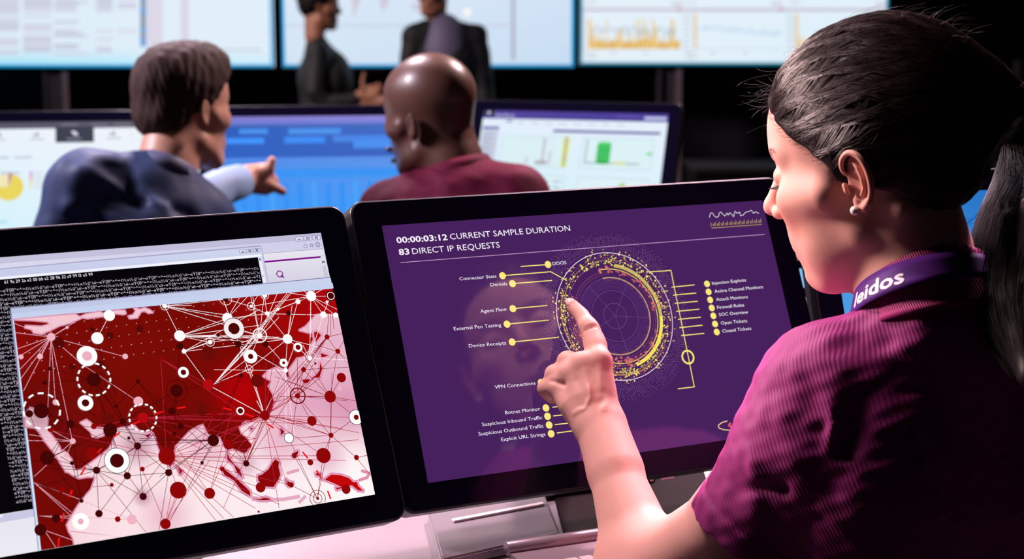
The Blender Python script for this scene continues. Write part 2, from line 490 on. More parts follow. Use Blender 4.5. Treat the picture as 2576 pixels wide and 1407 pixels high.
def prism(name, w, h, t, r, m, parent, M, z0=0.0, bev=.003, cx=0, cy=0):
    """rounded slab from z0 - t to z0 with softened edges"""
    rings = [(z0 - t, bev), (z0 - t + bev * .4, bev * .3), (z0 - t + bev, 0), (z0 - bev, 0), (z0 - bev * .4, bev * .3), (z0, bev)]
    V = []; Fc = []; n = 0
    for z, ins in rings:
        o = rrect(cx - w / 2 + ins, cy - h / 2 + ins, cx + w / 2 - ins, cy + h / 2 - ins, max(r - ins, .0008), 8); n = len(o)
        V += [tuple(M @ Vector((x, y, z))) for x, y in o]
    for j in range(len(rings) - 1):
        for k in range(n): Fc.append([j * n + k, j * n + (k + 1) % n, (j + 1) * n + (k + 1) % n, (j + 1) * n + k])
    Fc.append(list(range(n))[::-1]); Fc.append([(len(rings) - 1) * n + k for k in range(n)])
    return mesh_np(name, V, Fc, m, parent, smooth=False)

def monitor(M, label, pic, group, base=DZ, scr=M_screen, plate=True):
    o = M.translation
    bx, by = o.x + .07 * (-M[0][2]), o.y + .07 * (-M[1][2])
    root = empty('monitor', (bx, by, base), label, 'monitor', group)
    prism('housing', .540, .325, .030, .015, M_black, root, M, z0=-.0012, bev=.0022)
    prism('front_glass', .5355, .3205, .0012, .0135, M_glass, root, M, z0=-.0002, bev=.0004)
    prism('rear_cover', .42, .24, .03, .03, M_black, root, M, z0=-.031, bev=.008)
    pic.build('screen', scr, root, M)
    yaw = math.atan2(M[1][0], M[0][0])
    L = Matrix.Translation((o.x, o.y, 0)) @ Matrix.Rotation(yaw, 4, 'Z')
    # stand: a column behind the panel and a flat foot
    top = M @ Vector((0, -.03, -.05)); q = L.inverted() @ top
    V, Fc = tube_data([L @ Vector((0, q.y + .09, base + .012)), L @ Vector((0, q.y + .06, base + .1)), top], [.03, .026, .028], 16)
    mesh_np('column', [tuple(v) for v in V], Fc, M_black, root)
    if plate:
        fo = prism('foot', .22, .15, .012, .02, M_black, root, L @ Matrix.Translation((0, q.y + .10, base + .0125)), z0=0, bev=.003)
    return root

# ---------- picture of the middle monitor
YEL = '#fbe77c'
cm = px_to_panel(POSE_MID)
pm = Picture(cm)
pm.poly([(-W2, -H2), (W2, -H2), (W2, H2), (-W2, H2)], '#46205c', conv=False)
WH = '#f6eefb'
def zt(ox, oy, s): return lambda p: (ox + p[0] * s, oy + p[1] * s)
pm.text('00:00:03:12', (999, 612), WH, h=.0064, end=(1126, 604), bold=.00035)
pm.text('CURRENT SAMPLE DURATION', (1133, 603), WH, h=.0064, end=(1435, 581))
pm.text('83', (1005, 642), WH, h=.0064, end=(1030, 640), bold=.00035)
pm.text('DIRECT IP REQUESTS', (1038, 640), WH, h=.0064, end=(1258, 623))
pm.line([(1008, 661), (1923, 590)], .0006, '#cfa6d8')
LW = .00105
left_items = [('Connector Stats', (1156, 706), (1249, 699), (1264, 694), [(1264, 694), (1385, 684), (1425, 706)]),
    ('Denials', (1234, 721), (1276, 718), (1289, 714), [(1289, 714), (1388, 706)]),
    ('Agent Flow', (1209, 788), (1275, 782), (1290, 777), [(1290, 777), (1376, 769)]),
    ('External Pen Testing', (1142, 832), (1261, 822), (1275, 816), [(1275, 816), (1379, 806)]),
    ('Device Receipts', (1180, 875), (1273, 867), (1288, 861), [(1288, 861), (1405, 849)]),
    ('VPN Connections', (1245, 979), (1347, 968), (1361, 963), [(1361, 963), (1440, 957)]),
    ('Botnet Monitor', (1271, 1043), (1359, 1033), (1373, 1027), [(1390, 1025), (1450, 1019)]),
    ('Suspicious Inbound Traffic', (1213, 1073), (1364, 1055), (1377, 1048), [(1392, 1047), (1450, 1041)]),
    ('Suspicious Outbound Traffic', (1204, 1097), (1367, 1076), (1381, 1070), [(1396, 1069), (1450, 1063)]),
    ('Exploit URL Strings', (1261, 1111), (1372, 1097), (1386, 1092), [(1401, 1090), (1460, 1082)]),
    ('DDOS', (1390, 668), (1425, 665), (1378, 666), [(1310, 671), (1378, 666)])]
z3 = zt(1600, 460, .3127); z2 = zt(1300, 600, .2844)
for s_, a, b, d, l in left_items:
    pm.line(l, LW, YEL); pm.disc(d, .0039, YEL); pm.text(s_, a, WH, h=.0037, end=b)
for s_, a, b in [('Injection Exploits', (613, 822), (885, 795)), ('Active Channel Monitors', (632, 887), (1021, 850)), ('Attack Monitors', (645, 953), (898, 930)),
                 ('Firewall Rules', (653, 1017), (869, 996)), ('SOC Overview', (668, 1075), (901, 1053)), ('Open Tickets', (683, 1143), (893, 1123)), ('Closed Tickets', (694, 1208), (926, 1184))]:
    pm.text(s_, z3(a), WH, h=.0037, end=z3(b))
pm.line([(1630, 685), (1687, 681), (1746, 974), (1705, 979)], LW, YEL)
for a, b in [((1368, 433), (1567, 413)), ((1382, 504), (1582, 485)), ((1396, 577), (1595, 558)), ((1410, 648), (1610, 628)), ((1425, 718), (1624, 699)), ((1440, 791), (1638, 770)), ((1454, 862), (1653, 842))]:
    pm.line([z2(a), z2(b)], LW, YEL)
for d in [(1680, 404), (1694, 475), (1708, 546), (1722, 617), (1736, 687), (1751, 759), (1766, 830)]: pm.disc(z2(d), .0038, YEL)
pm.arc(z2((1511, 1052)), .0062, .0082, 0, 360, YEL)
# trace, comb and emblem
pm.line([z3(p) for p in [(587, 280), (594, 252), (603, 244), (615, 248), (626, 268), (648, 282), (662, 268), (668, 245), (680, 237), (700, 260), (712, 270), (730, 245), (738, 262), (752, 242), (765, 255), (782, 275), (793, 230), (810, 248), (832, 238), (838, 267), (858, 262), (880, 238), (905, 233), (925, 223), (942, 248), (958, 235), (985, 248)]], .0006, WH)
pm.line([z3((605, 367)), z3((1006, 337))], .0006, '#c9a25e')
for i in range(49):
    t = i / 48; x = 602 + 401 * t; yb = 351 - 29 * t; hh = 30 if i % 4 == 0 else (17 if i % 4 in (2, 3) else 0)
    if hh: pm.line([z3((x, yb)), z3((x - 3, yb - hh))], .0006, '#c9a25e', up=False)
pm.up()
pm.line([(1828, 1060), (1815, 1064), (1806, 1071), (1808, 1078), (1820, 1082), (1842, 1084), (1870, 1082)], .0012, '#e8c08a')
pm.line([(1836, 1066), (1833, 1071), (1842, 1077), (1860, 1078)], .0026, '#e0546e')
# the round gauge
gc = (.0125, .0155); R0 = .0712; rnd = random.Random(5)
for i in range(15):
    r = R0 * (1.05 + i * .024); al = .20 * (1 - i / 16)
    n = int(r * 2 * math.pi / .0024)
    for k in range(n):
        a = 2 * math.pi * k / n; a2 = (math.degrees(a) + 360) % 360
        pm.disc((gc[0] + r * math.cos(a), gc[1] + r * math.sin(a)), .00045, '#8b6a9c' , .9 if False else 1, conv=False, n=4, up=False) if rnd.random() < .85 - i * .02 and al > .0 and (k % 2 == 0 or i < 9) and i < 12 else None
pm.up()
def mixc(a, b, t):
    a = [int(a[i:i + 2], 16) for i in (1, 3, 5)]; b = [int(b[i:i + 2], 16) for i in (1, 3, 5)]
    return '#%02x%02x%02x' % tuple(int(x + (y - x) * t) for x, y in zip(a, b))
for r in (.20, .40, .60): pm.arc(gc, R0 * r - .0002, R0 * r + .0002, 0, 360, '#77508a', conv=False)
for i in range(7): pm.arc(gc, R0 * (.44 + .022 * i), R0 * (.44 + .022 * i) + .0005, 0, 360, '#563070', conv=False)
for a in (57, 125, 205, 278, 352): pm.line([gc, (gc[0] + R0 * (.6 if a != 278 else .95) * math.cos(math.radians(a)), gc[1] + R0 * (.6 if a != 278 else .95) * math.sin(math.radians(a)))], .0003, '#77508a', conv=False)
for r, n, c, s_, a0, a1 in ((.66, 150, '#9c5570', .00045, 90, 400), (.70, 170, '#b05a68', .0005, 95, 400), (.74, 170, '#c06468', .0006, 180, 410), (.78, 180, '#b5655f', .0006, 150, 300), (.82, 190, '#a86a66', .0006, 100, 330), (.88, 210, '#d8b45e', .00055, 60, 330), (.92, 220, '#8c5c70', .0005, 0, 360)):
    for k in range(n):
        a = 360 * k / n
        if a0 <= a <= a1 or a0 <= a + 360 <= a1:
            pm.disc((gc[0] + R0 * r * math.cos(math.radians(a)), gc[1] + R0 * r * math.sin(math.radians(a))), s_ , c, conv=False, n=5, up=False)
pm.up()
pm.arc(gc, R0 * .905, R0 * .93, 150, 330, '#a87458', conv=False); pm.arc(gc, R0 * .905, R0 * .925, -60, 40, '#6d4468', conv=False)
pm.arc(gc, R0 * .595, R0 * .615, -130, 98, '#c39a74', conv=False)
pm.arc(gc, R0 * .735, R0 * .748, -125, 100, '#e8cf6a', conv=False)
pm.arc(gc, R0 * .775, R0 * .83, -76, 78, '#cdb765', conv=False); pm.arc(gc, R0 * .775, R0 * .83, -76, -5, '#f7e35f', conv=False)
for rr_, c in ((.90, '#a04a60'), (.97, '#b0525f'), (.57, '#8c4864')):
    pts = []
    for k in range(60):
        a = math.radians(95 - k * 4); r = R0 * (rr_ + rnd.uniform(-.025, .05)); pts.append((gc[0] + r * math.cos(a), gc[1] + r * math.sin(a)))
    pm.line(pts, .0003, c, conv=False)
for k in range(150):
    a = math.radians(rnd.choice([rnd.uniform(-110, -20), rnd.uniform(0, 100), rnd.uniform(150, 290)])); r = R0 * rnd.gauss(.72, .03)
    pm.disc((gc[0] + r * math.cos(a), gc[1] + r * math.sin(a)), rnd.uniform(.0006, .0017), rnd.choice(['#e07a6e', '#c9625f', '#b45668']), conv=False, n=10, up=False)
pm.up()
for k in range(620):
    a = math.radians(rnd.uniform(0, 360)); r = R0 * rnd.choice([rnd.gauss(.92, .05), rnd.uniform(.8, 1.07), rnd.gauss(.85, .04)])
    if r / R0 < .78: continue
    pm.disc((gc[0] + r * math.cos(a), gc[1] + r * math.sin(a)), rnd.uniform(.0004, .0011), rnd.choice(['#fbe77c', '#f2d75a', '#e8cf6a']), conv=False, n=8, up=False)
pm.up()
pm.arc(gc, R0 - .0004, R0 + .0004, 0, 360, '#e9d8f0', conv=False, n=120)

mid = monitor(POSE_MID, 'black-framed touch monitor with purple threat dashboard being touched by the woman', pm, 'console monitors on the near desk', plate=True)

# ---------- picture of the left monitor
cl = px_to_panel(POSE_LEFT); pl = Picture(cl); pl.clip = True
zA = zt(0, 560, .3127); zB = zt(480, 560, .3127); zC = zt(0, 960, .3177); zD = zt(480, 960, .3176)
TL, TR, BR, BL = (-470, 684), (807, 586), (942, 1245), (-363, 1464)
pl.quad([TL, TR, BR, BL], ['#c9c6e0', '#bdb9d6', '#eceaf2', '#eceaf2'], ny=4, nx=4)
pl.quad([(-470, 700), (811, 601), (819, 645), (-470, 742)], ['#dcdcf0', '#cfcde8', '#d2d0ea', '#dcdcf0'], nx=4)
pl.line([zB((585, 250)), zB((1060, 212))], .0006, '#a8a6c0')
pl.quad([zB((585, 252)), zB((1062, 214)), zB((1130, 480)), zB((600, 520))], ['#e8e4ee', '#e8e6f0', '#d6d2e4', '#d0cce0'], nx=3, ny=3)
pl.line([zB((585, 318)), zB((1040, 278))], .0018, '#7c1288')
pl.line([zB((1040, 270)), zB((1075, 267))], .0005, '#b8b4c8')
pl.arc(zB((715, 415)), .0026, .0036, 0, 360, '#8a1c94'); pl.line([zB((727, 425)), zB((747, 443))], .0016, '#8a1c94')
pl.line([zB((1056, 326)), zB((1066, 311)), zB((1078, 325))], .0011, '#56506a')
pl.poly([zB((1058, 350)), zB((1083, 347)), zB((1110, 445)), zB((1076, 448))], '#c9c6da')
def winbox(a, b, c, d, kind, conv_):
    pts = [conv_(p) for p in (a, b, c, d)]
    pl.poly(pts, '#dcdaf0'); pl.line(pts + [pts[0]], .0004, '#8682a4')
    ce = tuple(sum(p[i] for p in pts) / 4 for i in (0, 1))
    w_ = (pts[1][0] - pts[0][0]) * .18
    if kind == 0: pl.line([(ce[0] - w_, ce[1] + w_ * .6), (ce[0] + w_, ce[1] + w_ * .45)], .0011, '#77739a')
    elif kind == 1:
        q = [(ce[0] - w_, ce[1] - w_ * .7), (ce[0] + w_, ce[1] - w_ * .8), (ce[0] + w_, ce[1] + w_ * .7), (ce[0] - w_, ce[1] + w_ * .8)]; pl.line(q + [q[0]], .0007, '#77739a'); pl.disc(ce, .0006, '#77739a', n=6)
    else:
        pl.line([(ce[0] - w_, ce[1] - w_), (ce[0] + w_, ce[1] + w_)], .0010, '#77739a'); pl.line([(ce[0] + w_, ce[1] - w_), (ce[0] - w_, ce[1] + w_)], .0010, '#77739a')
for i, (x0, x1, y) in enumerate(((838, 898, 117), (908, 968, 111), (976, 1036, 106))): winbox((x0, y + 2), (x1, y - 3), (x1 + 7, y + 31), (x0 + 7, y + 36), i, zB)
# home, star and gear marks
pl.line([zB((907, 190)), zB((921, 174)), zB((936, 188)), zB((932, 188)), zB((934, 203)), zB((911, 204)), zB((910, 190)), zB((907, 190))], .0005, '#8e8aa8')
st = []
for k in range(11):
    a = math.radians(90 + 36 * k); r = 17 if k % 2 == 0 else 7; st.append(zB((971 + r * math.cos(a), 184 - r * math.sin(a))))
pl.line(st, .0005, '#8e8aa8')
pl.arc(zB((1021, 180)), .0020, .0026, 0, 360, '#8e8aa8'); pl.arc(zB((1021, 180)), .0006, .0010, 0, 360, '#8e8aa8')
for k in range(8):
    a = math.radians(45 * k); pl.line([zB((1021 + 13 * math.cos(a), 180 + 13 * math.sin(a))), zB((1021 + 18 * math.cos(a), 180 + 18 * math.sin(a)))], .0007, '#8e8aa8')
# terminal window
pl.poly([(-470, 718), (652, 618), (658, 621), (677, 720), (690, 760), (-470, 870)], '#a9a5c6')
pl.quad([(-470, 720), (656, 621), (675, 716), (-470, 830)], ['#c4c8e6', '#cfd6f0', '#c4cce8', '#c4c8e6'], nx=3, ny=2)
pl.quad([(-470, 739), (657, 640), (658, 646), (-470, 745)], ['#f2f2fb'] * 4)
pl.poly([(-470, 745), (648, 648), (662, 720), (662, 760), (85, 1281), (-470, 1370)], '#050308')
pl.poly([(-420, 1366), (84, 1282), (90, 1300), (-420, 1388)], '#c9c9e6'); pl.poly([(-420, 1370), (5, 1294), (8, 1301), (-420, 1376)], '#f0eef6')
pl.poly([zB((540, 285)), zB((566, 282)), zB((590, 400)), zB((612, 495)), zB((583, 498))], '#dddbec')
pl.poly([zB((552, 318)), zB((566, 316)), zB((600, 494)), zB((588, 496))], '#f3f2f8')
pl.line([zB((549, 303)), zB((554, 293)), zB((560, 302))], .0009, '#55506a')
for i in range(3): pl.line([zB((571, 428 + i * 6)), zB((583, 426 + i * 6))], .0004, '#8884a0')
for i, (x0, x1, y) in enumerate(((388, 440, 221), (446, 496, 216), (502, 552, 211))): winbox((x0, y + 2), (x1, y - 2), (x1 + 5, y + 25), (x0 + 5, y + 29), i, zB)
pl.text('61 9a 29 2a e2 00 bb a2 28 96 32 a9 99 f3 e5 99', zA((35, 495)), '#e8e2ee', h=.0030, end=zA((746, 430)))
unit = 'í½x½û¯uï~eÝ{ßº÷^÷'
nrow = 0
for k in range(64):
    t = k * 10.95                                   # successive lines of the terminal, 11 px apart
    x0 = -60 + t * .19; y0 = 742 + t
    shift = (k * 5) % len(unit)
    long_ = k < 8
    body = (unit * 9)[shift:shift + (104 if long_ else 22)]
    x1 = (650 + k * 2.3) if long_ else (x0 + 152)
    sl = -.0885 - .0010 * k
    y1 = y0 + (x1 - x0) * sl
    yb = 1300 - (x0 - 0) * .17
    if y0 > yb - 20: break
    pl.text(body, (x0, y0), '#bfb7c9' if not (k == 3) else '#d6cede', h=.0028, end=(x1, y1)); nrow += 1
# map window
pl.poly([(24, 776), (828, 698), (838, 727), (34, 806), (103, 1392), (96, 1394), (27, 808)], '#8f8cb4')
pl.quad([(27, 778), (831, 700), (837, 728), (31, 806)], ['#bcc4e2', '#ccd2ec', '#c6d8f2', '#c0ccea'], nx=4)
pl.quad([(29, 792), (834, 714), (835, 719), (30, 797)], ['#eef0fb'] * 4)
pl.poly([(28, 780), (34, 806), (103, 1386), (97, 1388)], '#cfe4f8')
MT = [(34, 805), (837, 727), (942, 1245), (103, 1386)]
pl.quad(MT, ['#760a04', '#b00303', '#a20202', '#6c0a06'], nx=20, ny=14)
def field_col(base, blobs):
    bl = [(np.array(cl(p)), r, np.array(lin(c)), a) for p, r, c, a in blobs]; base = np.array(lin(base))
    def fn(q):
        c = base
        for p, r, cc, a in bl:
            t = math.hypot(q[0] - p[0], q[1] - p[1]) / r
            if t < 1: w_ = a * (1 - t) ** 2 * (1 + 2 * t); c = c * (1 - w_) + cc * w_
        return tuple(c)
    return fn
pl.shaded(MT, field_col('#760803', [((610, 985), .045, '#b80006', .9), ((850, 800), .10, '#bc0408', 1), ((700, 740), .10, '#a00404', .9), ((45, 880), .035, '#9a0a08', .6), ((150, 1100), .09, '#700a08', .9), ((300, 900), .10, '#7e0c04', .6), ((430, 1060), .03, '#640604', .5)]))
SEA = '#f0c2d0'
sea = [(187, 1373), (183, 1354), (173, 1338), (168, 1322), (181, 1298), (203, 1262), (229, 1233), (240, 1201), (219, 1200), (197, 1204), (184, 1197), (172, 1189), (165, 1187), (152, 1166), (137, 1141), (125, 1126), (114, 1112), (98, 1087), (87, 1077), (64, 1074), (62, 1060), (65, 1043), (76, 1028), (86, 1031), (95, 1049), (111, 1046), (118, 1055), (116, 1077), (121, 1087), (133, 1103), (146, 1122), (152, 1136), (162, 1138), (178, 1157), (183, 1176), (187, 1186), (203, 1184), (229, 1166), (254, 1147), (273, 1132), (281, 1119), (288, 1100), (291, 1081), (337, 1074), (346, 1084), (362, 1090), (383, 1093), (388, 1103), (392, 1122), (400, 1141), (410, 1163), (427, 1181), (440, 1163), (440, 1138), (442, 1125), (457, 1109), (477, 1087), (496, 1076), (508, 1071), (515, 1084), (521, 1097), (550, 1103), (556, 1116), (569, 1138), (585, 1133), (607, 1143), (620, 1143), (632, 1125), (626, 1106), (607, 1090), (602, 1077), (617, 1063), (632, 1062), (651, 1054), (671, 1055), (686, 1033), (690, 1011), (686, 992), (675, 973), (683, 960), (661, 948), (674, 935), (693, 927), (711, 932), (718, 951), (730, 957), (726, 932), (746, 904), (774, 898), (780, 873), (790, 854), (790, 835), (774, 838), (752, 832), (768, 823), (793, 795), (811, 791), (851, 791), (942, 1245)]
pl.line(sea[:-2], .0028, '#d98aa8')
pl.shaded(sea, field_col(SEA, [((330, 1330), .15, '#fbdfe4', 1), ((560, 1290), .14, '#fce8ec', 1), ((840, 1200), .09, '#fff4f6', 1), ((900, 1250), .06, '#fffafa', 1), ((700, 1230), .09, '#fdf0f4', .9), ((770, 1010), .075, '#df9fbc', .8), ((880, 1020), .05, '#d68eb0', .8), ((840, 870), .055, '#e3afc8', .8), ((700, 1120), .04, '#e3a0be', .6), ((820, 1150), .032, '#e3a0c0', .7), ((358, 1251), .013, '#a0507a', .7), ((344, 1124), .024, '#a85a80', .65), ((417, 1300), .035, '#e69cb8', .6), ((617, 1168), .018, '#c06a90', .6), ((520, 1120), .035, '#e09ab8', .6), ((95, 1060), .014, '#d890ac', .5)]))
# further pink water and its darker shore lines
for pts in ([zA(p) for p in [(110, 785), (600, 742), (640, 765), (690, 742), (800, 722), (830, 738), (930, 712), (1000, 712), (1008, 735), (985, 742), (900, 732), (820, 758), (700, 775), (660, 768), (560, 810), (470, 835), (400, 870), (330, 900), (270, 890), (250, 860), (200, 850), (205, 835), (330, 842), (395, 825), (385, 802), (260, 790)]],
            [zA(p) for p in [(1075, 690), (1120, 705), (1160, 692), (1200, 708), (1225, 728), (1190, 732), (1160, 712), (1130, 720), (1100, 770), (1040, 775), (1030, 758), (1070, 748), (1090, 715)]],
            [zC(p) for p in [(635, 330), (680, 308), (712, 330), (745, 370), (815, 375), (815, 430), (770, 445), (730, 440), (715, 400), (680, 370)]]):
    pl.line(pts + [pts[0]], .0024, '#d98aa8'); pl.poly(pts, '#f2c6d2')
RED = '#8c0505'
for pts, c in (([zD(p) for p in [(285, 565), (285, 620), (340, 670), (360, 720), (405, 768), (385, 700), (340, 660), (302, 612)]], RED),
    ([zD(p) for p in [(235, 680), (260, 740), (340, 790), (400, 870), (468, 912), (462, 870), (420, 830), (360, 775), (290, 720)]], RED),
    ([zD(p) for p in [(528, 750), (560, 740), (610, 700), (640, 650), (665, 620), (695, 640), (690, 680), (705, 740), (690, 780), (650, 840), (590, 835), (530, 790)]], RED),
    ([zD(p) for p in [(1020, 770), (1060, 780), (1080, 760), (1110, 740), (1180, 745), (1250, 770), (1280, 800), (1310, 800), (1320, 830), (1360, 870), (1320, 865), (1270, 825), (1220, 840), (1150, 860), (1145, 845), (1190, 840), (1130, 810), (1080, 790)]], '#c20606'),
    ([zD(p) for p in [(488, 930), (540, 935), (590, 922), (630, 936), (600, 945), (540, 944)]], RED),
    ([zD(p) for p in [(705, 370), (738, 402), (708, 432)]], RED), ([zD(p) for p in [(815, 570), (845, 552), (842, 580), (800, 600)]], RED),
    ([zD(p) for p in [(748, 778), (775, 800), (806, 806), (790, 818), (770, 835), (755, 820), (762, 800)]], RED),
    ([zD(p) for p in [(985, 730), (1025, 735), (1020, 750), (990, 748)]], RED),
    ([zC(p) for p in [(1405, 685), (1440, 715), (1420, 738)]], '#7c0404'), ([zC(p) for p in [(1195, 410), (1170, 450), (1145, 435)]], '#7c0404'),
    ([zD(p) for p in [(465, 372), (490, 370), (472, 392)]], RED),
    ([zB(p) for p in [(985, 890), (1010, 880), (1042, 912), (1000, 965), (990, 930)]], '#b00505'), ([zB(p) for p in [(1038, 1055), (1100, 1075), (1048, 1092)]], '#a00505'),
    ([zB(p) for p in [(1035, 1130), (1052, 1180), (1030, 1250), (960, 1258), (1000, 1235), (1030, 1195)]], '#a00505'),
    ([zB(p) for p in [(890, 1270), (955, 1262), (940, 1290), (905, 1300)]], '#960505')):
    pl.line(pts + [pts[0]], .0042, '#df9cb8'); pl.poly(pts, c)
pl.line([zD(p) for p in [(640, 940), (720, 938), (800, 925), (850, 915)]], .0035, '#e6a9c2'); pl.line([zD(p) for p in [(855, 960), (900, 915)]], .003, '#e6a9c2')
pl.line([zD(p) for p in [(1330, 785), (1390, 765), (1410, 730), (1350, 712)]], .003, '#df8fae'); pl.line([zD(p) for p in [(760, 730), (845, 705)]], .003, '#e3a3bd')
# links of the network
WHT, PNK, CRM, DRK, MAR = '#fdeef2', '#eea9bb', '#b82038', '#3a0504', '#8e0a14'
def fan(h, outs, c, wd=.00048):
    for q in outs: pl.line([h, q], wd, c, up=False)
    pl.up()
fan((127, 850), [(34, 815), (34, 838), (40, 880), (36, 905), (45, 935), (40, 970), (58, 985), (99, 899), (117, 1075), (138, 1014), (158, 1000), (313, 899), (205, 918), (127, 800), (167, 826), (205, 800)], PNK)
fan((205, 918), [(346, 1012)], PNK); fan((181, 1112), [(158, 1000), (121, 1080), (73, 1095), (85, 1200), (166, 1147), (70, 1110)], PNK)
fan((84, 1215), [(178, 1290), (180, 1302), (205, 1260)], PNK); fan((330, 1309), [(205, 1262), (220, 1304)], '#eda9bb'); fan((95, 1300), [(180, 1306), (175, 1300)], PNK); fan((110, 1335), [(180, 1360), (140, 1383)], PNK)
fan((450, 847), [(412, 772), (586, 829), (651, 846), (721, 855), (640, 790), (651, 820), (545, 845), (526, 863), (630, 862), (700, 850)], WHT)
fan((461, 886), [(651, 780), (526, 863), (586, 838), (720, 855), (522, 970)], WHT)
fan((412, 772), [(570, 803), (575, 795), (651, 846), (480, 770), (560, 755)], WHT)
fan((537, 968), [(720, 740), (724, 742), (732, 738), (645, 850), (651, 846), (628, 899), (624, 931), (700, 800)], WHT)
fan((780, 747), [(629, 773), (747, 761), (700, 735), (829, 747), (842, 795), (811, 794), (760, 731), (790, 731), (810, 729), (846, 780), (670, 791), (777, 903), (780, 850)], WHT)
fan((670, 791), [(697, 780), (842, 795), (629, 773), (721, 855), (570, 803), (747, 761), (663, 744)], WHT)
fan((651, 846), [(586, 829), (629, 748), (634, 748), (721, 855), (628, 899), (597, 868), (697, 780), (663, 744), (526, 863), (711, 915), (700, 730)], WHT)
fan((721, 855), [(747, 761), (716, 934), (733, 770), (747, 876), (820, 880), (730, 800), (624, 931)], WHT)
fan((716, 934), [(661, 1046), (537, 932), (600, 870), (711, 915), (740, 1104), (718, 1100), (740, 870)], WHT)
fan((664, 1047), [(522, 970), (628, 930), (644, 1010), (560, 755)], WHT, .0006); fan((811, 794), [(842, 795), (777, 903), (829, 747)], WHT); fan((777, 903), [(747, 876), (890, 905), (760, 870)], WHT)
fan((273, 796), [(243, 853)], WHT); fan((570, 803), [(640, 727), (600, 752), (450, 847)], WHT); fan((629, 773), [(560, 752), (650, 740)], WHT)
fan((417, 1150), [(403, 905), (357, 1053), (130, 1085), (229, 1143), (356, 1182), (557, 1182), (664, 1047), (536, 1043), (600, 1040), (811, 1148), (640, 1105), (900, 1108), (730, 1222), (617, 1168), (653, 1228), (540, 1310), (560, 1305), (586, 1303), (640, 1280), (525, 1243), (622, 1250), (700, 1270), (446, 1235), (868, 1160)], CRM)
fan((357, 1053), [(522, 1050), (664, 1060), (770, 1068), (640, 1105), (600, 1040), (279, 1084), (229, 1076), (500, 1130)], CRM)
fan((664, 1047), [(536, 1043), (760, 985), (746, 998), (830, 1097), (893, 1052), (900, 1090), (782, 1061), (617, 1168), (720, 1220), (557, 1182), (572, 1120), (534, 1110), (668, 900), (700, 960), (740, 940), (790, 950), (700, 1280), (811, 1148), (724, 1104), (480, 1120), (440, 1140), (760, 932), (690, 880), (860, 1080), (560, 1280)], CRM)
fan((414, 1320), [(356, 1182), (446, 1235), (525, 1160), (430, 1240), (536, 1045)], CRM); fan((294, 1308), [(417, 1150)], CRM); fan((525, 1243), [(569, 1138), (430, 1110), (580, 1040)], CRM); fan((279, 1222), [(232, 1227)], '#a02030')
fan((403, 905), [(459, 939), (600, 1036), (522, 970)], CRM); fan((175, 1338), [(303, 1354)], CRM)
fan((746, 998), [(820, 850), (828, 1000), (761, 932), (830, 1097), (805, 950), (664, 1020), (730, 1104), (746, 904), (847, 886), (690, 930), (780, 1061), (870, 1010)], MAR)
fan((828, 1000), [(761, 932), (893, 1052), (856, 952), (847, 886), (830, 1097), (760, 890), (895, 1010), (720, 960), (690, 950), (700, 1000)], MAR)
fan((830, 1097), [(894, 1153), (893, 1052), (740, 1104), (811, 1148), (796, 1256), (700, 1050), (833, 940)], MAR); fan((894, 1153), [(922, 1147), (932, 1200)], MAR)
fan((796, 1256), [(738, 1148), (730, 1222), (811, 1148), (724, 1104)], MAR); fan((820, 850), [(829, 747), (847, 886), (733, 960), (740, 970), (664, 1020), (868, 840), (777, 903)], MAR); fan((847, 886), [(880, 920), (862, 860), (790, 870), (895, 905)], MAR); fan((761, 932), [(820, 850), (880, 925), (730, 990)], MAR)
fan((829, 747), [(760, 800), (830, 850), (838, 830), (845, 800), (720, 760)], MAR)
fan((617, 1168), [(569, 1138), (690, 1000), (700, 990), (610, 1140), (664, 1047), (740, 985), (611, 1130), (585, 1130), (730, 1222)], MAR)
fan((344, 1124), [(241, 1185), (318, 1199), (358, 1251), (292, 1161), (275, 1084), (422, 1191), (388, 1093), (290, 1024), (240, 960), (260, 965)], DRK)
fan((241, 1185), [(292, 1161), (318, 1199), (358, 1251), (366, 1342), (247, 1294), (203, 1262), (130, 1170), (85, 1230), (200, 1160), (275, 1084), (110, 1180)], DRK)
fan((275, 1084), [(357, 1053), (176, 1069), (430, 1105), (344, 1124), (241, 1185), (318, 1200), (437, 1078), (234, 957), (307, 1062), (110, 1160), (280, 1140), (290, 1140)], DRK)
fan((534, 1110), [(422, 1191), (506, 1166), (345, 1124), (430, 1036), (620, 900), (350, 1110), (350, 1105), (400, 1200)], DRK)
fan((358, 1251), [(292, 1161), (344, 1124), (422, 1191)], DRK); fan((422, 1191), [(398, 1336), (318, 1199), (416, 1150)], DRK); fan((247, 1294), [(241, 1185), (318, 1199)], DRK); fan((506, 1166), [(425, 1312), (560, 1080)], DRK)
fan((234, 957), [(124, 930), (110, 965), (275, 1084), (292, 1130), (318, 1080), (215, 1010)], DRK); fan((110, 965), [(241, 1050)], DRK); fan((102, 1036), [(176, 1069), (72, 1043)], DRK); fan((72, 1043), [(117, 1154)], DRK)
fan((117, 1154), [(176, 1069), (241, 1185), (203, 1262), (75, 1100), (200, 1120), (78, 1165)], DRK); fan((176, 1069), [(203, 1262), (260, 1110), (120, 1170)], DRK); fan((179, 1167), [(203, 1262), (150, 1150)], DRK); fan((203, 1262), [(139, 1306), (241, 1185), (85, 1215)], DRK); fan((139, 1306), [(92, 1300)], DRK)
fan((230, 830), [(292, 1000)], DRK); fan((345, 962), [(290, 1024), (440, 1080), (530, 1140)], DRK); fan((442, 985), [(522, 970), (450, 873), (430, 1036), (437, 1078), (307, 1062)], DRK)
fan((450, 873), [(442, 985)], DRK); fan((597, 868), [(546, 845), (666, 868), (605, 947), (500, 760)], DRK); fan((605, 947), [(522, 970), (560, 1060)], DRK); fan((571, 770), [(586, 829)], DRK)
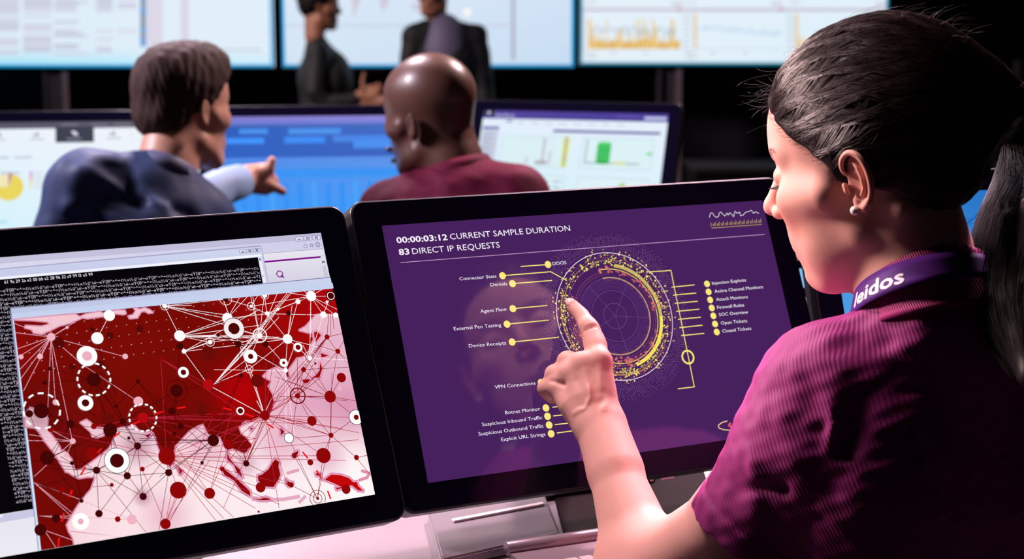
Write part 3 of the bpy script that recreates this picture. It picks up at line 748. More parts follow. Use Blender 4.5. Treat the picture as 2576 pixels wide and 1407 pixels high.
def dsc(lst, c):
    for x, y, r in lst: pl.disc((x, y), r * .000375, c, up=False)
    pl.up()
pl.glow((102, 1036), .03, '#2c0402', .35); pl.glow((234, 957), .03, '#2c0402', .25)
dsc([(270, 1055, 16), (505, 1033, 15), (645, 960, 17), (522, 890, 18)], '#6a0a06')
dsc([(145, 865, 15), (180, 925, 8), (250, 920, 10), (275, 847, 9), (350, 830, 9)], '#560705')
dsc([(442, 985, 16), (117, 1154, 17), (275, 1084, 17), (344, 1124, 9), (241, 1185, 9), (318, 1199, 9), (422, 1191, 9), (247, 1294, 9), (358, 1251, 9), (72, 1043, 9), (176, 1069, 10), (179, 1167, 5), (203, 1262, 5), (139, 1306, 10), (100, 1335, 14), (534, 1110, 15), (506, 1166, 4.5), (452, 1075, 8), (437, 1093, 5), (450, 873, 9), (230, 831, 5), (124, 930, 5), (110, 965, 5), (345, 962, 5), (430, 1036, 9), (290, 1024, 5), (307, 1062, 8), (322, 1104, 4), (597, 868, 9), (666, 868, 8), (546, 845, 5), (605, 947, 4.5), (234, 957, 17), (102, 1036, 18), (565, 755, 7), (102, 1036, 18), (723, 790, 7), (617, 1168, 8)], '#430403')
dsc([(417, 1150, 21), (446, 1235, 21), (525, 1243, 14), (414, 1320, 13), (356, 1182, 6), (279, 1222, 5), (294, 1308, 7), (557, 1182, 6), (653, 1228, 13), (730, 1222, 7), (811, 1148, 20), (778, 1165, 8), (738, 1148, 7), (782, 1061, 13), (828, 1000, 16), (830, 1097, 7), (894, 1153, 7), (868, 1233, 12), (664, 1047, 13), (536, 1043, 9), (648, 1289, 3), (820, 850, 7), (847, 886, 7), (856, 952, 13), (761, 932, 7), (572, 1120, 13), (624, 1122, 7), (229, 1143, 14), (403, 905, 6), (125, 1082, 7), (153, 1235, 7), (234, 1075, 7), (790, 916, 4), (746, 998, 7)], '#8e0505')
dsc([(357, 1053, 13), (522, 970, 14)], '#b30a10')
dsc([(127, 850, 10), (313, 899, 7), (346, 1012, 12), (181, 1112, 7), (166, 1147, 6), (330, 1309, 12), (167, 826, 4), (99, 899, 7), (51, 900, 6), (138, 1014, 7), (852, 979, 6), (823, 1065, 3)], '#f2b3c2')
dsc([(273, 796, 14), (243, 853, 15), (450, 847, 14), (570, 803, 14), (747, 761, 7), (670, 791, 6), (780, 747, 14), (811, 794, 9), (842, 795, 7), (629, 773, 4), (663, 745, 7), (721, 855, 13), (461, 886, 6), (526, 863, 6), (651, 846, 7), (777, 903, 6), (716, 934, 6), (697, 780, 4), (412, 772, 6), (820, 762, 4)], '#ffffff')
def ring(x, y, R, r, c='#ffffff', core='#4a0403', edge=True):
    if edge: pl.disc((x, y), (R + 1.6) * .000375, '#3a0604')
    pl.disc((x, y), R * .000375, c, n=40); pl.disc((x, y), r * .000375, core, n=32)
ring(217, 898, 25, 12, core='#eeaebf', edge=False); ring(586, 829, 27, 15, c='#f6ebee'); ring(628, 899, 18, 7, core='#5e0604', edge=False); ring(747, 876, 12.5, 7, core='#7a0604', edge=False); ring(711, 915, 11, 4, core='#7a0604', edge=False)
ring(459, 939, 14, 7, core='#5a0604', edge=False); ring(213, 1016, 19, 9, edge=False); ring(292, 1161, 30, 17); ring(201, 1314, 20, 7, core='#eeaebf', edge=False); ring(602, 1036, 10.5, 7, core='#5a0604', edge=False); ring(893, 1052, 19, 7, core='#7a0604'); ring(724, 1104, 12, .5, core='#ffffff')
def circ(x, y, R, wd, c): pl.arc((x, y), (R - wd / 2) * .000375, (R + wd / 2) * .000375, 0, 360, c, n=48)
circ(651, 846, 18, 3, '#fff0f4'); circ(526, 863, 11, 1.4, '#fff0f4'); circ(746, 998, 20, 3.4, '#7a0505'); circ(629, 773, 10, 1.6, '#fff0f4'); circ(442, 985, 27, 1.2, '#2e0403'); circ(777, 903, 17, 1.2, '#f8e6ec'); circ(624, 931, 10, 1.4, '#fff0f4'); circ(796, 1256, 21, 1.6, '#7a0505'); circ(796, 1256, 12, 1.6, '#7a0505'); circ(412, 772, 11, 1.3, '#fff0f4'); circ(663, 745, 11, 1.3, '#fff0f4'); circ(565, 755, 16, 1.3, '#fff0f4')
pl.disc((796, 1256), 4 * .000375, '#7a0505'); pl.disc((829, 747), 14 * .000375, '#4a0403'); circ(829, 747, 10, 1.8, '#ffffff')
for x, y, R, n in ((234, 957, 40, 14), (103, 1036, 43, 11), (357, 1053, 34, 15)):
    for k in range(n):
        a = 360 * k / n + 10; pl.arc((x, y), (R - 2.2) * .000375, (R + 2.2) * .000375, a, a + 200 / n, '#ffffff', up=False)
pl.up()
for a, b in [(zC((1217, 263)), zC((1277, 247))), (zC((1397, 218)), zC((1458, 210))), (zC((1045, 345)), zC((1095, 322))), (zC((895, 445)), zC((940, 412))), (zC((767, 568)), zC((793, 540))), (zC((633, 743)), zC((667, 690))), (zC((540, 920)), zC((565, 868))), (zC((483, 1110)), zC((497, 1050))), (zC((455, 1312)), zC((460, 1248))), (zD((877, 567)), zD((915, 612))), (zD((988, 713)), zD((1018, 765))), (zD((1075, 877)), zD((1097, 933))), (zD((250, 217)), zD((310, 232))), (zD((428, 263)), zD((483, 287))), (zD((595, 343)), zD((645, 373)))]:
    pl.line([a, b], .0016, '#ee1418', up=False)
pl.up()
rnd = random.Random(3)
for j in range(5):
    for k in range(26):
        x = 60 + k * 25 + j * 6; y = 840 - (x - 60) * .16 + 26 * j - 6 * math.sin(k * .2)
        if 40 < x < 700 and y > 810 - (x) * .085: pl.disc((x, y), 1.2 * .000375, '#f0c8d0', n=6, up=False)
pl.up()
# hide what sticks out over the map's edges with the window's own rim
pl.quad([(28, 792), (835, 714), (837, 727.5), (31, 805)], ['#c6d2ee'] * 4)
left = monitor(POSE_LEFT, 'black-framed monitor with red network map, nearest the left edge of the photo', pl, 'console monitors on the near desk')

# ---------- right-hand near monitor, behind the woman's head
pr = Picture(px_to_panel(POSE_RIGHT))
pr.quad([(-W2, H2), (W2, H2), (W2, -H2), (-W2, -H2)], ['#2f7fd0', '#1f62b8', '#2a78cc', '#62b4f2'], conv=False, nx=6, ny=6)
rn = random.Random(8)
for i in range(160):
    x, y = rn.uniform(-W2 + .05, W2 - .01), rn.uniform(-H2 + .02, H2 - .01); a = rn.uniform(-1, 1.6); l = rn.uniform(.01, .05)
    pr.line([(max(-W2, x), y), (min(W2, x + l * math.cos(a)), min(H2, max(-H2, y + l * math.sin(a))))], rn.uniform(.0006, .002), rn.choice(['#0b3f86', '#1455a4', '#3f95e0', '#1b6cc4']), conv=False, up=(i % 20 == 0))
right = monitor(POSE_RIGHT, 'black-framed monitor with bright blue picture, partly hidden behind the woman with the ponytail', pr, 'console monitors on the near desk')
# small pale label marks on the lower bezel of the middle monitor
for a, b in (((1664, 1206), (1695, 1201)), ((1636, 1210), (1643, 1209))):
    x0, y0 = cm(a); x1, y1 = cm(b); q = Picture(); q.z = .0001; q.line([(x0, y0), (x1, y1)], .0018, '#b9a8b8', conv=False); q.build('bezel_mark', mat('bezel_print', '#b9a8b8', .5), mid, POSE_MID)
    bpy.context.view_layer.update()

# ---------- things on the near desk
def DP(u, v, z):        # where a sight line meets height z
    r = CM @ np.array([(u - CX) / F, (v - CY) / F, 1.0]); return Vector((r * ((z - CAMZ) / r[2])).tolist()) + Vector((0, 0, CAMZ))
def slab(name, quad, z, t, m, parent=None, bev=.002):
    bm = bmesh.new(); P4 = [DP(u, v, z) for u, v in quad]
    a = [bm.verts.new(p - Vector((0, 0, t))) for p in P4]; b = [bm.verts.new(p) for p in P4]
    bm.faces.new(a[::-1] if (P4[1] - P4[0]).cross(P4[2] - P4[0]).z > 0 else a); bm.faces.new(b if (P4[1] - P4[0]).cross(P4[2] - P4[0]).z > 0 else b[::-1])
    for i in range(4): bm.faces.new([a[i], a[(i + 1) % 4], b[(i + 1) % 4], b[i]])
    bmesh.ops.recalc_face_normals(bm, faces=bm.faces)
    bmesh.ops.bevel(bm, geom=list(bm.edges), offset=bev, segments=2, affect='EDGES')
    me = bpy.data.meshes.new(name); bm.to_mesh(me); bm.free(); return link(name, me, m, parent)
tray = empty('document_tray', DP(1240, 1320, DZ), 'pale translucent grey tray lying on the desk under the middle monitor', 'tray')
slab('tray_plate', [(1076, 1285), (1370, 1242), (1408, 1342), (1112, 1408)], DZ + .012, .0115, M_silver, tray)
slab('front_lip', [(1135, 1305), (1366, 1262), (1368, 1268), (1142, 1311)], DZ + .0145, .0024, mat('pale_lip', '#cfc4c8', .35), tray, bev=.0005)
pad = tag(slab('desk_pad', [(1385, 1215), (2000, 1120), (2080, 1262), (1420, 1350)], DZ + .003, .0028, M_mat, bev=.001), 'dark satin desk pad behind the metal bar, under the raised forearm', 'desk pad')
kb = empty('keyboard', DP(1500, 1360, DZ), 'slim aluminium keyboard with a round metal bar along its back edge', 'keyboard')
ka, kb_ = DP(1275, 1381, DZ + .0145), DP(1760, 1310, DZ + .0145)
ax = (kb_ - ka).normalized(); nn = Vector((ax.y, -ax.x, 0))        # towards the camera
V, Fc = tube_data([ka - ax * .0012, ka, kb_], [.0062, .0072, .0072], 24); mesh_np('battery_bar', [tuple(v) for v in V], Fc, M_alu, kb)
Vb = []
for (s_, n_, z_) in ((0, .004, .012), (1, .004, .012), (1, .145, .005), (0, .145, .005)):
    q = ka + (kb_ - ka) * s_ + nn * n_; Vb.append((q.x, q.y, DZ + z_)); Vb.append((q.x, q.y, DZ + .0008))
mesh_np('key_bed', Vb, [[0, 2, 4, 6], [7, 5, 3, 1], [0, 1, 3, 2], [2, 3, 5, 4], [4, 5, 7, 6], [6, 7, 1, 0]], M_alu, kb, smooth=False)
M_key = mat('white_keys', '#d8ccd4', .5)
L_ = (kb_ - ka).length
for r_ in range(5):
    for k in range(13):
        c_ = ka + ax * (.016 + (L_ - .03) * k / 12.0) + nn * (.050 + r_ * .019)
        s_ = .0065
        if True:
            z_ = DZ + .0118 - (r_ * .019 + .046) * .0496
            bm = bmesh.new(); Mk = Matrix(((ax.x, nn.x, 0, c_.x), (ax.y, nn.y, 0, c_.y), (0, 0, 1, z_), (0, 0, 0, 1)))
            box_bm(bm, (-s_, -s_, -.001), (s_, s_, .0022), Mk, .0006, 1); me = bpy.data.meshes.new('key'); bm.to_mesh(me); bm.free(); link('key', me, M_key, kb)
pap = tag(slab('paper_note', [(1770, 1182), (1850, 1170), (1870, 1210), (1784, 1222)], DZ + .0046, .0014, M_paper, bev=.0002), 'small white paper note lying on the dark desk pad behind the sleeve', 'paper')

# small auxiliary display seen through the gap between the middle and right monitors
yaw = math.radians(24)
aux = empty('auxiliary_display', (.43, 2.25, DZ), 'small upright light blue display seen in the gap right of the middle monitor', 'display')
Ma = Matrix.Translation(P(2040, 700, 2.28).tolist()) @ Matrix.Rotation(yaw, 4, 'Z') @ Matrix.Rotation(math.radians(80), 4, 'X')
prism('case', .075, .052, .012, .004, M_black, aux, Ma, z0=-.0004, bev=.001)
pa = Picture(); pa.quad([(-.022, .014), (.030, .014), (.030, -.012), (-.022, -.012)], ['#79bdf0', '#8ecbf5', '#9ad4fa', '#84c4f2'], conv=False); pa.build('screen', M_screen, aux, Ma)
base_ = Ma.translation.copy(); V, Fc = tube_data([(base_.x, base_.y + .01, DZ + .002), (base_.x, base_.y + .01, base_.z - .02)], [.006, .006], 10); mesh_np('stand_pole', [tuple(v) for v in V], Fc, M_silver, aux)
V, Fc = tube_data([(base_.x, base_.y + .01, DZ), (base_.x, base_.y + .01, DZ + .006)], [.04, .038], 24); mesh_np('stand_foot', [tuple(v) for v in V], Fc, M_silver, aux)

# ------------------------------------------------ video wall
WY = 9.3
def wallpt(u, v):
    r = CM @ np.array([(u - CX) / F, (v - CY) / F, 1.0]); return r * (WY / r[1]) + C0
wall = empty('video_wall', (0, 9.55, -.35), 'wall of three large bright projection screens at the front of the room', 'video wall') if False else None
class WallPic(Picture):
    def __init__(s, ref): super().__init__(lambda p: (float(wallpt(*p)[0] - ref[0]), float(wallpt(*p)[2] - ref[2]))); s.z = .0006; s.step = .0002
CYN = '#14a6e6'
def big_screen(name, u0, u1, vb, label, fn, hgt=.98):
    c = wallpt((u0 + u1) / 2, vb); w_ = (wallpt(u1, vb) - wallpt(u0, vb))[0]
    root = empty('wall_screen', (float(c[0]), WY + .1, float(c[2]) - .02), label, 'screen', 'big screens of the video wall')
    M = Matrix.Translation((float(c[0]), WY, float(c[2]))) @ Matrix.Rotation(math.radians(90), 4, 'X')
    box('housing', (-w_ / 2 - .008, -.022, -.12), (w_ / 2 + .008, hgt + .02, -.002), M_black, root, M, bev=.006)
    p = WallPic(c); fn(p, c, w_, hgt); p.build('screen', M_screen_far, root, M); return root
def local(p, pts, c, a=1.0): p.poly(pts, c, a, conv=False)
def s_table(p, c, w_, h):
    p.quad([(-w_ / 2, 0), (w_ / 2, 0), (w_ / 2, h), (-w_ / 2, h)], ['#ddf1fb', '#e2f1fb', '#e9f2fb', '#dfeef9'], conv=False, nx=8, ny=6)
    p.quad([(-200, 118), (688, 126), (688, 168), (-200, 168)], ['#dcf2fb', '#e2f1fb', '#c8ecfa', '#86dcf6'], nx=8, ny=4)  # glow band painted into the picture along the screen's lower edge
    p.glow((60, 150), .35, '#a6ecfb', .7) if False else None
    rn = random.Random(2)
    cols = [(-60, 52, .8), (62, 134, .75), (140, 236, .65), (245, 286, .3), (299, 346, .3), (375, 412, .0)]
    for v in np.arange(-170, 138, 7.2):
        for a, b, d in cols:
            if rn.random() < d + (.5 if v < 20 and a < 240 else 0):
                bb = b - (rn.random() * (b - a) * .5 if a in (140,) else 0)
                p.quad([(a, v), (bb, v), (bb, v + 4.2), (a, v + 4.2)], [rn.choice(['#c9c4da', '#bcb8d0', '#d3c9da'])] * 4)
        p.line([(-100, v + 6), (685, v + 6)], .002, '#cfd8ec')
    p.quad([(375, -200), (412, -200), (412, 150), (375, 150)], ['#dcd6e6'] * 4); p.quad([(458, -200), (478, -200), (478, 150), (458, 150)], ['#dcd4e4'] * 4)
    p.quad([(357, -200), (371, -200), (371, 117), (357, 117)], ['#5f97d6'] * 4)
    for v in (-80, -40, 10, 44, 60, 88): p.disc((364, v), .012, '#a88a40')
    p.quad([(560, 122), (660, 122), (660, 128), (560, 128)], ['#ccd0e4'] * 4)
    bleed_border(p, w_, h)
def bleed_border(p, w_, h, c=CYN, wd=.014):  # light bleed of the bright screen, painted as a coloured line round its edge
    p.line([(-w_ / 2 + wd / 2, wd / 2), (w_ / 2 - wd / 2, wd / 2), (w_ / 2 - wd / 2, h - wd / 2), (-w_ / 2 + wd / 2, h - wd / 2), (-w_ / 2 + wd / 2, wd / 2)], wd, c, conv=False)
def s_map(p, c, w_, h):
    p.quad([(-w_ / 2, 0), (w_ / 2, 0), (w_ / 2, h), (-w_ / 2, h)], ['#d3e4f5', '#c8ddf3', '#dfeaf8', '#e6f0fb'], conv=False, nx=8, ny=6)
    for v0, v1, cc in ((62, 67, '#c6d2e4'),): p.quad([(720, v0), (1286, v0), (1286, v1), (720, v1)], [cc] * 4)
    p.quad([(1287, -160), (1295, -160), (1295, 151), (1287, 151)], ['#a9a6bd'] * 4)
    for pts in ([(878, -30), (912, -30), (906, 5), (898, 22), (893, 44), (888, 40), (887, 14)], [(950, -20), (982, -20), (976, 12), (966, 27), (958, 22)], [(1034, 10), (1056, 8), (1064, 22), (1050, 30), (1036, 22)], [(860, -110), (925, -125), (940, -70), (905, -38), (880, -60)], [(955, -115), (1075, -125), (1080, -50), (1010, -30), (955, -50)]):
        p.poly(pts, '#cfcbdc')
    p.disc((1175, 30), .022, '#fffaf4'); bleed_border(p, w_, h)
def s_charts(p, c, w_, h):
    p.quad([(-w_ / 2, 0), (w_ / 2, 0), (w_ / 2, h), (-w_ / 2, h)], ['#e4f1fa', '#def0fa', '#e6f1fa', '#e6f1fa'], conv=False, nx=6, ny=4)
    for v in (24, -110): p.quad([(1462, v - 2), (2222, v - 2), (2222, v + 3), (1462, v + 3)], ['#b89cb8'] * 4); p.disc((1708, v), .009, '#b8405a'); p.disc((1965, v), .009, '#b8405a')
    rn = random.Random(4)
    for k in range(62):
        u = 1479 + k * 3.72; hh = 13 + rn.random() * 14
        if rn.random() < .3: hh = 30 + rn.random() * 50
        if k in (0, 1, 12, 32, 38): hh = 75
        p.quad([(u, 123 - hh), (u + 3.9, 123 - hh), (u + 3.9, 123), (u, 123)], ['#e2b45c' if hh < 28 else '#ecc884'] * 4)
    p.line([(1484 + k * 6, 92 - rn.random() * 26) for k in range(37)], .005, '#93a8bf')
    for base in (1745, 2000):
        p.quad([(base, 35), (base + 6, 35), (base + 6, 122), (base, 122)], ['#e6be74'] * 4)
        if base == 1745:
            p.line([(base + 10 + k * 4, 68 + k * .35 + rn.uniform(-8, 8)) for k in range(54)], .005, '#a9c8ea')
        else:
            for k in range(50): u = base + 8 + k * 3.8; hh = 10 + rn.random() * 25; p.quad([(u, 122 - hh), (u + 3, 122 - hh), (u + 3, 122), (u, 122)], ['#ecc884'] * 4)
        p.line([(base, 123), (base + 225, 123)], .003, '#b8c4d8')
    for base in (1466, 1716, 1976):
        for v in range(40, 125, 14): p.quad([(base, v - 2), (base + (20 if base > 1500 else 7), v - 2), (base + (20 if base > 1500 else 7), v + 2), (base, v + 2)], ['#c3c6d6'] * 4)
        for v in (4, 132, 142): p.quad([(base + 6, v), (base + 34, v), (base + 34, v + 5), (base + 6, v + 5)], ['#cdd0de'] * 4)
        for k in (70, 150): p.quad([(base + k, 131), (base + k + 14, 131), (base + k + 14, 136), (base + k, 136)], ['#cdd0de'] * 4)
        p.quad([(base + 222, 6), (base + 250, 6), (base + 250, 14), (base + 222, 14)], ['#cfc8d8'] * 4)
    bleed_border(p, w_, h, '#1b8fb4', .012)
big_screen('a', -60, 690, 168, 'bright wall screen with rows of small text, at the left behind the man in navy', s_table)
big_screen('b', 712, 1443, 168, 'bright wall screen with faint world map, behind the two standing people', s_map)
big_screen('c', 1459, 2226, 162, 'bright wall screen with orange bar charts, above the woman\'s monitor', s_charts)
# steel posts under the screens
def post(u0, u1, v1, label):
    a, b = wallpt(u0, 175), wallpt(u1, 175); o = empty('support_post', (float((a[0] + b[0]) / 2), 9.36, -.35), label, 'post', 'steel posts under the video wall')
    z1 = float(a[2]) + .05
    box('web', (float(a[0]), 9.34, -.35), (float(b[0]), 9.40, z1), M_post, o)
    ww = float(b[0] - a[0])
    box('flange', (float(b[0]) - ww * .22, 9.31, -.35), (float(b[0]), 9.34, z1), mat('steel_edge', '#a494a6', .4, metal=.2), o)
    box('flange', (float(a[0]), 9.31, -.35), (float(a[0]) + ww * .15, 9.34, z1), M_post, o)
post(105, 168, 290, 'grey steel post below the left wall screen, left of the man in navy')
post(1655, 1716, 465, 'grey steel post below the chart screen, right of the dashboard monitor')
post(2562, 2620, 465, 'grey steel post at the right edge of the photo')
cabt = empty('low_cabinet', wallpt(2100, 460) * np.array([1, 1, 0]) + np.array([0, -.3, -.35]), 'long low dark cabinet against the front wall, right of the steel post', 'cabinet')
ca_, cb2 = wallpt(1722, 398), wallpt(2540, 398)
box('cabinet_body', (float(ca_[0]), 8.75, -.35), (float(cb2[0]), 9.28, float(ca_[2]) - .03), M_panel, cabt, bev=.004)
box('cabinet_top', (float(ca_[0]) - .01, 8.73, float(ca_[2]) - .03), (float(cb2[0]) + .01, 9.29, float(ca_[2])), mat('cabinet_top', '#3a3642', .6), cabt, bev=.004)

# ------------------------------------------------ second row of consoles
def pose_at(u, v, d, yaw, tilt=23.5):
    a, t = math.radians(yaw), math.radians(tilt); o = P(u, v, d)
    x = Vector((math.cos(a), math.sin(a), 0)); y = Vector((-math.sin(a) * math.sin(t), math.cos(a) * math.sin(t), math.cos(t))); z = x.cross(y)
    M = Matrix.Identity(4)
    for i in range(3): M[i][0], M[i][1], M[i][2], M[i][3] = x[i], y[i], z[i], o[i]
    return M
PL2, PM2, PR2 = pose_at(242, 441, 3.92, 11), pose_at(806, 425, 4.0, 9), pose_at(1428, 412, 4.08, -20)
D2 = min((M @ Vector((0, -.163, -.03))).z for M in (PL2, PM2, PR2)) - .04
d2 = empty('second_row_desk', (P(800, 500, 4.05)[0], 4.05, -.17), 'dark console desk of the second row, under its three lit monitors', 'desk')
box('desktop', (-1.9, 3.72, D2 - .035), (1.3, 4.45, D2), M_panel, d2, bev=.006)
for x in (-1.8, -.6, .4, 1.2): box('leg_panel', (x, 3.8, -.17), (x + .04, 4.4, D2 - .036), M_black, d2)

def rect(p, a, b, c, conv=False): p.quad([(a[0], a[1]), (b[0], a[1]), (b[0], b[1]), (a[0], b[1])], [c] * 4, conv=conv)
def P1(p):      # left: page with tabs and pie chart. panel coordinates, 1 px = .477/492
    k = .477 / 492; X = lambda u: -W2 + u * k; Y = lambda v: H2 - v * k / .93
    p.quad([(-W2, -H2), (W2, -H2), (W2, H2), (-W2, H2)], ['#d4f2fb', '#e4f4fc', '#f2f4fb', '#ecf2fb'], conv=False, nx=4, ny=4)
    rect(p, (X(0), Y(0)), (X(490), Y(16)), '#5a5868')
    for u in (165, 235, 290): rect(p, (X(u), Y(6)), (X(u + 40), Y(9)), '#85818f')
    for u in (150, 330): rect(p, (X(u), Y(16)), (X(u + .8), Y(48)), '#cfcbdc')
    rect(p, (X(152), Y(12)), (X(242), Y(50)), '#3d4050'); p.poly([(X(188), Y(22)), (X(200), Y(24)), (X(206), Y(34)), (X(194), Y(32))], '#dfe2ee', conv=False)
    for u in (18, 106, 286): p.poly([(X(u - 8), Y(34)), (X(u - 6), Y(28)), (X(u), Y(30)), (X(u + 4), Y(22)), (X(u + 8), Y(34))], '#a7a3b4', conv=False)
    for u in (2, 92, 178, 272): rect(p, (X(u), Y(40)), (X(u + 34), Y(43)), '#b9b5c6' if u != 178 else '#9094a4')
    for (u0, u1, v) in ((0, 16, 68), (18, 42, 82), (56, 96, 82), (0, 14, 118), (22, 68, 118), (0, 40, 232)): rect(p, (X(u0), Y(v)), (X(u1), Y(v + 4)), '#b9bccf' if v < 130 else '#a6d4ec')
    rect(p, (X(0), Y(77)), (X(9), Y(92)), '#cfc6d8'); rect(p, (X(0), Y(113)), (X(14), Y(125)), '#cfc6d8')
    cx, cy, r = X(42), Y(153), 34 * k
    p.disc((cx, cy), r, '#ead65c', conv=False, n=48)
    p.poly([(cx, cy)] + [(cx + r * math.cos(math.radians(a)), cy + r * math.sin(math.radians(a))) for a in range(90, 181, 6)], '#efe7b4', conv=False)
    p.poly([(cx, cy)] + [(cx + r * math.cos(math.radians(a)), cy + r * math.sin(math.radians(a))) for a in range(78, 94, 4)], '#b04ab8', conv=False)
    for i, c in enumerate(('#c86ad8', '#e0508a', '#ef9a70', '#ead65c', '#e8e0a8')):
        rect(p, (X(90), Y(118 + i * 8.6)), (X(97), Y(123 + i * 8.6)), c); rect(p, (X(101), Y(119 + i * 8.6)), (X(120), Y(122 + i * 8.6)), '#d0d2e2')
    rect(p, (X(2), Y(236)), (X(16), Y(242)), '#5e9fb8')
def P2(p):
    k = .477 / 492; X = lambda u: -W2 + u * k; Y = lambda v: H2 - v * k / .93
    p.quad([(-W2, -H2), (W2, -H2), (W2, H2), (-W2, H2)], ['#2f9cff', '#3d9cfb', '#6f8fdc', '#5f7fd6'], conv=False, nx=4, ny=4)
    p.quad([(X(0), Y(100)), (X(492), Y(100)), (X(492), Y(22)), (X(0), Y(22))], ['#2f63c4', '#3a62bd', '#466fc6', '#2a5cbc'], conv=False, nx=4, ny=3)
    p.quad([(X(0), Y(22)), (X(492), Y(22)), (X(492), Y(0)), (X(0), Y(0))], ['#5b7ad2', '#6a80d8', '#9a8ada', '#8a7cd0'], conv=False, nx=4)
    for u0, u1, v0, v1, c in ((30, 470, 20, 24, '#4b66b0'), (50, 120, 30, 42, '#4c93ee'), (170, 300, 30, 44, '#4f93ec'), (20, 110, 52, 66, '#3f94ff'), (160, 260, 50, 66, '#3f8df6'), (280, 420, 48, 64, '#4a86e6'), (330, 470, 60, 80, '#4a90f0'), (0, 492, 128, 150, '#3a94f4')):
        p.quad([(X(u0), Y(v0)), (X(u1), Y(v0)), (X(u1), Y(v1)), (X(u0), Y(v1))], [c] * 4, conv=False)
    for i in range(14):
        u = 20 + i * 34; p.quad([(X(u), Y(160)), (X(u + 10), Y(160)), (X(u + 10), Y(240)), (X(u), Y(240))], ['#3590f4' if i % 3 else '#4aa4fa'] * 4, conv=False)
def P3(p):
    k = .477 / 466; X = lambda u: -W2 + u * k; Y = lambda v: H2 - v * k / .95
    p.quad([(-W2, -H2), (W2, -H2), (W2, H2), (-W2, H2)], ['#cdeefa', '#d6f2fb', '#e8effb', '#e2ecfa'], conv=False, nx=4, ny=4)
    rect(p, (X(0), Y(0)), (X(466), Y(20)), '#4a3c98'); rect(p, (X(0), Y(0)), (X(30), Y(14)), '#2c2a50'); p.disc((X(14), Y(6)), .004, '#d6d4f0', conv=False)
    p.text('leidos', (X(32), Y(16)), '#cfc8ee', h=.011, width=.05, conv=False); rect(p, (X(408), Y(8)), (X(462), Y(15)), '#c9cdf0'); rect(p, (X(340), Y(7)), (X(398), Y(10)), '#6a5cb0')
    rect(p, (X(62), Y(24)), (X(78), Y(28)), '#6a60a8')
    for i in range(8): rect(p, (X(90 + i * 36), Y(28)), (X(110 + i * 36), Y(31)), '#c4c8e2')
    rect(p, (X(4), Y(40)), (X(46), Y(47)), '#5d55a8'); rect(p, (X(186), Y(44)), (X(452), Y(50)), '#4e489c')
    rect(p, (X(4), Y(50)), (X(46), Y(130)), '#c6ccdf')
    for i in range(6): rect(p, (X(8), Y(56 + i * 12)), (X(34), Y(59 + i * 12)), '#9aa2bc')
    for a, b in (((58, 60), (230, 136)), ((262, 60), (440, 136)), ((58, 154), (230, 240)), ((262, 154), (440, 240))):
        rect(p, (X(a[0]), Y(a[1])), (X(b[0]), Y(b[1])), '#c9e2ea'); rect(p, (X(a[0] + 3), Y(a[1] + 3)), (X(b[0] - 3), Y(b[1] - 3)), '#dcf1f6')
    for v in range(68, 134, 8): rect(p, (X(64), Y(v)), (X(200), Y(v + .8)), '#bcd4de')
    rect(p, (X(166), Y(64)), (X(170), Y(128)), '#b79ab0'); rect(p, (X(184), Y(96)), (X(187), Y(128)), '#b79ab0'); rect(p, (X(150), Y(120)), (X(180), Y(128)), '#a9a0b0'); rect(p, (X(126), Y(112)), (X(129), Y(128)), '#b7a2b0')
    rect(p, (X(214), Y(60)), (X(232), Y(134)), '#dcea9a')
    for i in range(8): rect(p, (X(220), Y(63 + i * 9)), (X(226), Y(69 + i * 9)), ['#9a70c0', '#c06a80', '#7aa060', '#d09a50', '#7080c0', '#b04ab0', '#50a0a0', '#c0b050'][i])
    rect(p, (X(274), Y(66)), (X(277), Y(122)), '#8a94a8'); rect(p, (X(274), Y(120)), (X(410), Y(123)), '#8fa0ae')
    rect(p, (X(302), Y(74)), (X(336), Y(120)), '#3fc060'); p.disc((X(319), Y(74)), 17 * k, '#57d67a', conv=False, ry=4 * k); p.disc((X(319), Y(120)), 17 * k, '#2fae52', conv=False, ry=4 * k)
    rect(p, (X(345), Y(118)), (X(376), Y(123)), '#d6dc50'); p.disc((X(432), Y(96)), .009, '#7ed890', conv=False, ry=.004)
    rect(p, (X(368), Y(168)), (X(382), Y(215)), '#a6cc40')
    for i in range(5):
        for j in range(3): rect(p, (X(74 + i * 32), Y(166 + j * 14)), (X(94 + i * 32), Y(171 + j * 14)), '#b2bfd0')
for M, fn, lab in ((PL2, P1, 'second-row monitor with white page and yellow pie chart, at the left edge'), (PM2, P2, 'second-row monitor with plain blue picture, between the two seated men'), (PR2, P3, 'second-row monitor with white dashboard and green cylinder chart')):
    p = Picture(); p.z = .0002; p.step = .00003; fn(p); monitor(M, lab, p, 'monitors of the second row', base=D2, scr=M_screen_far)

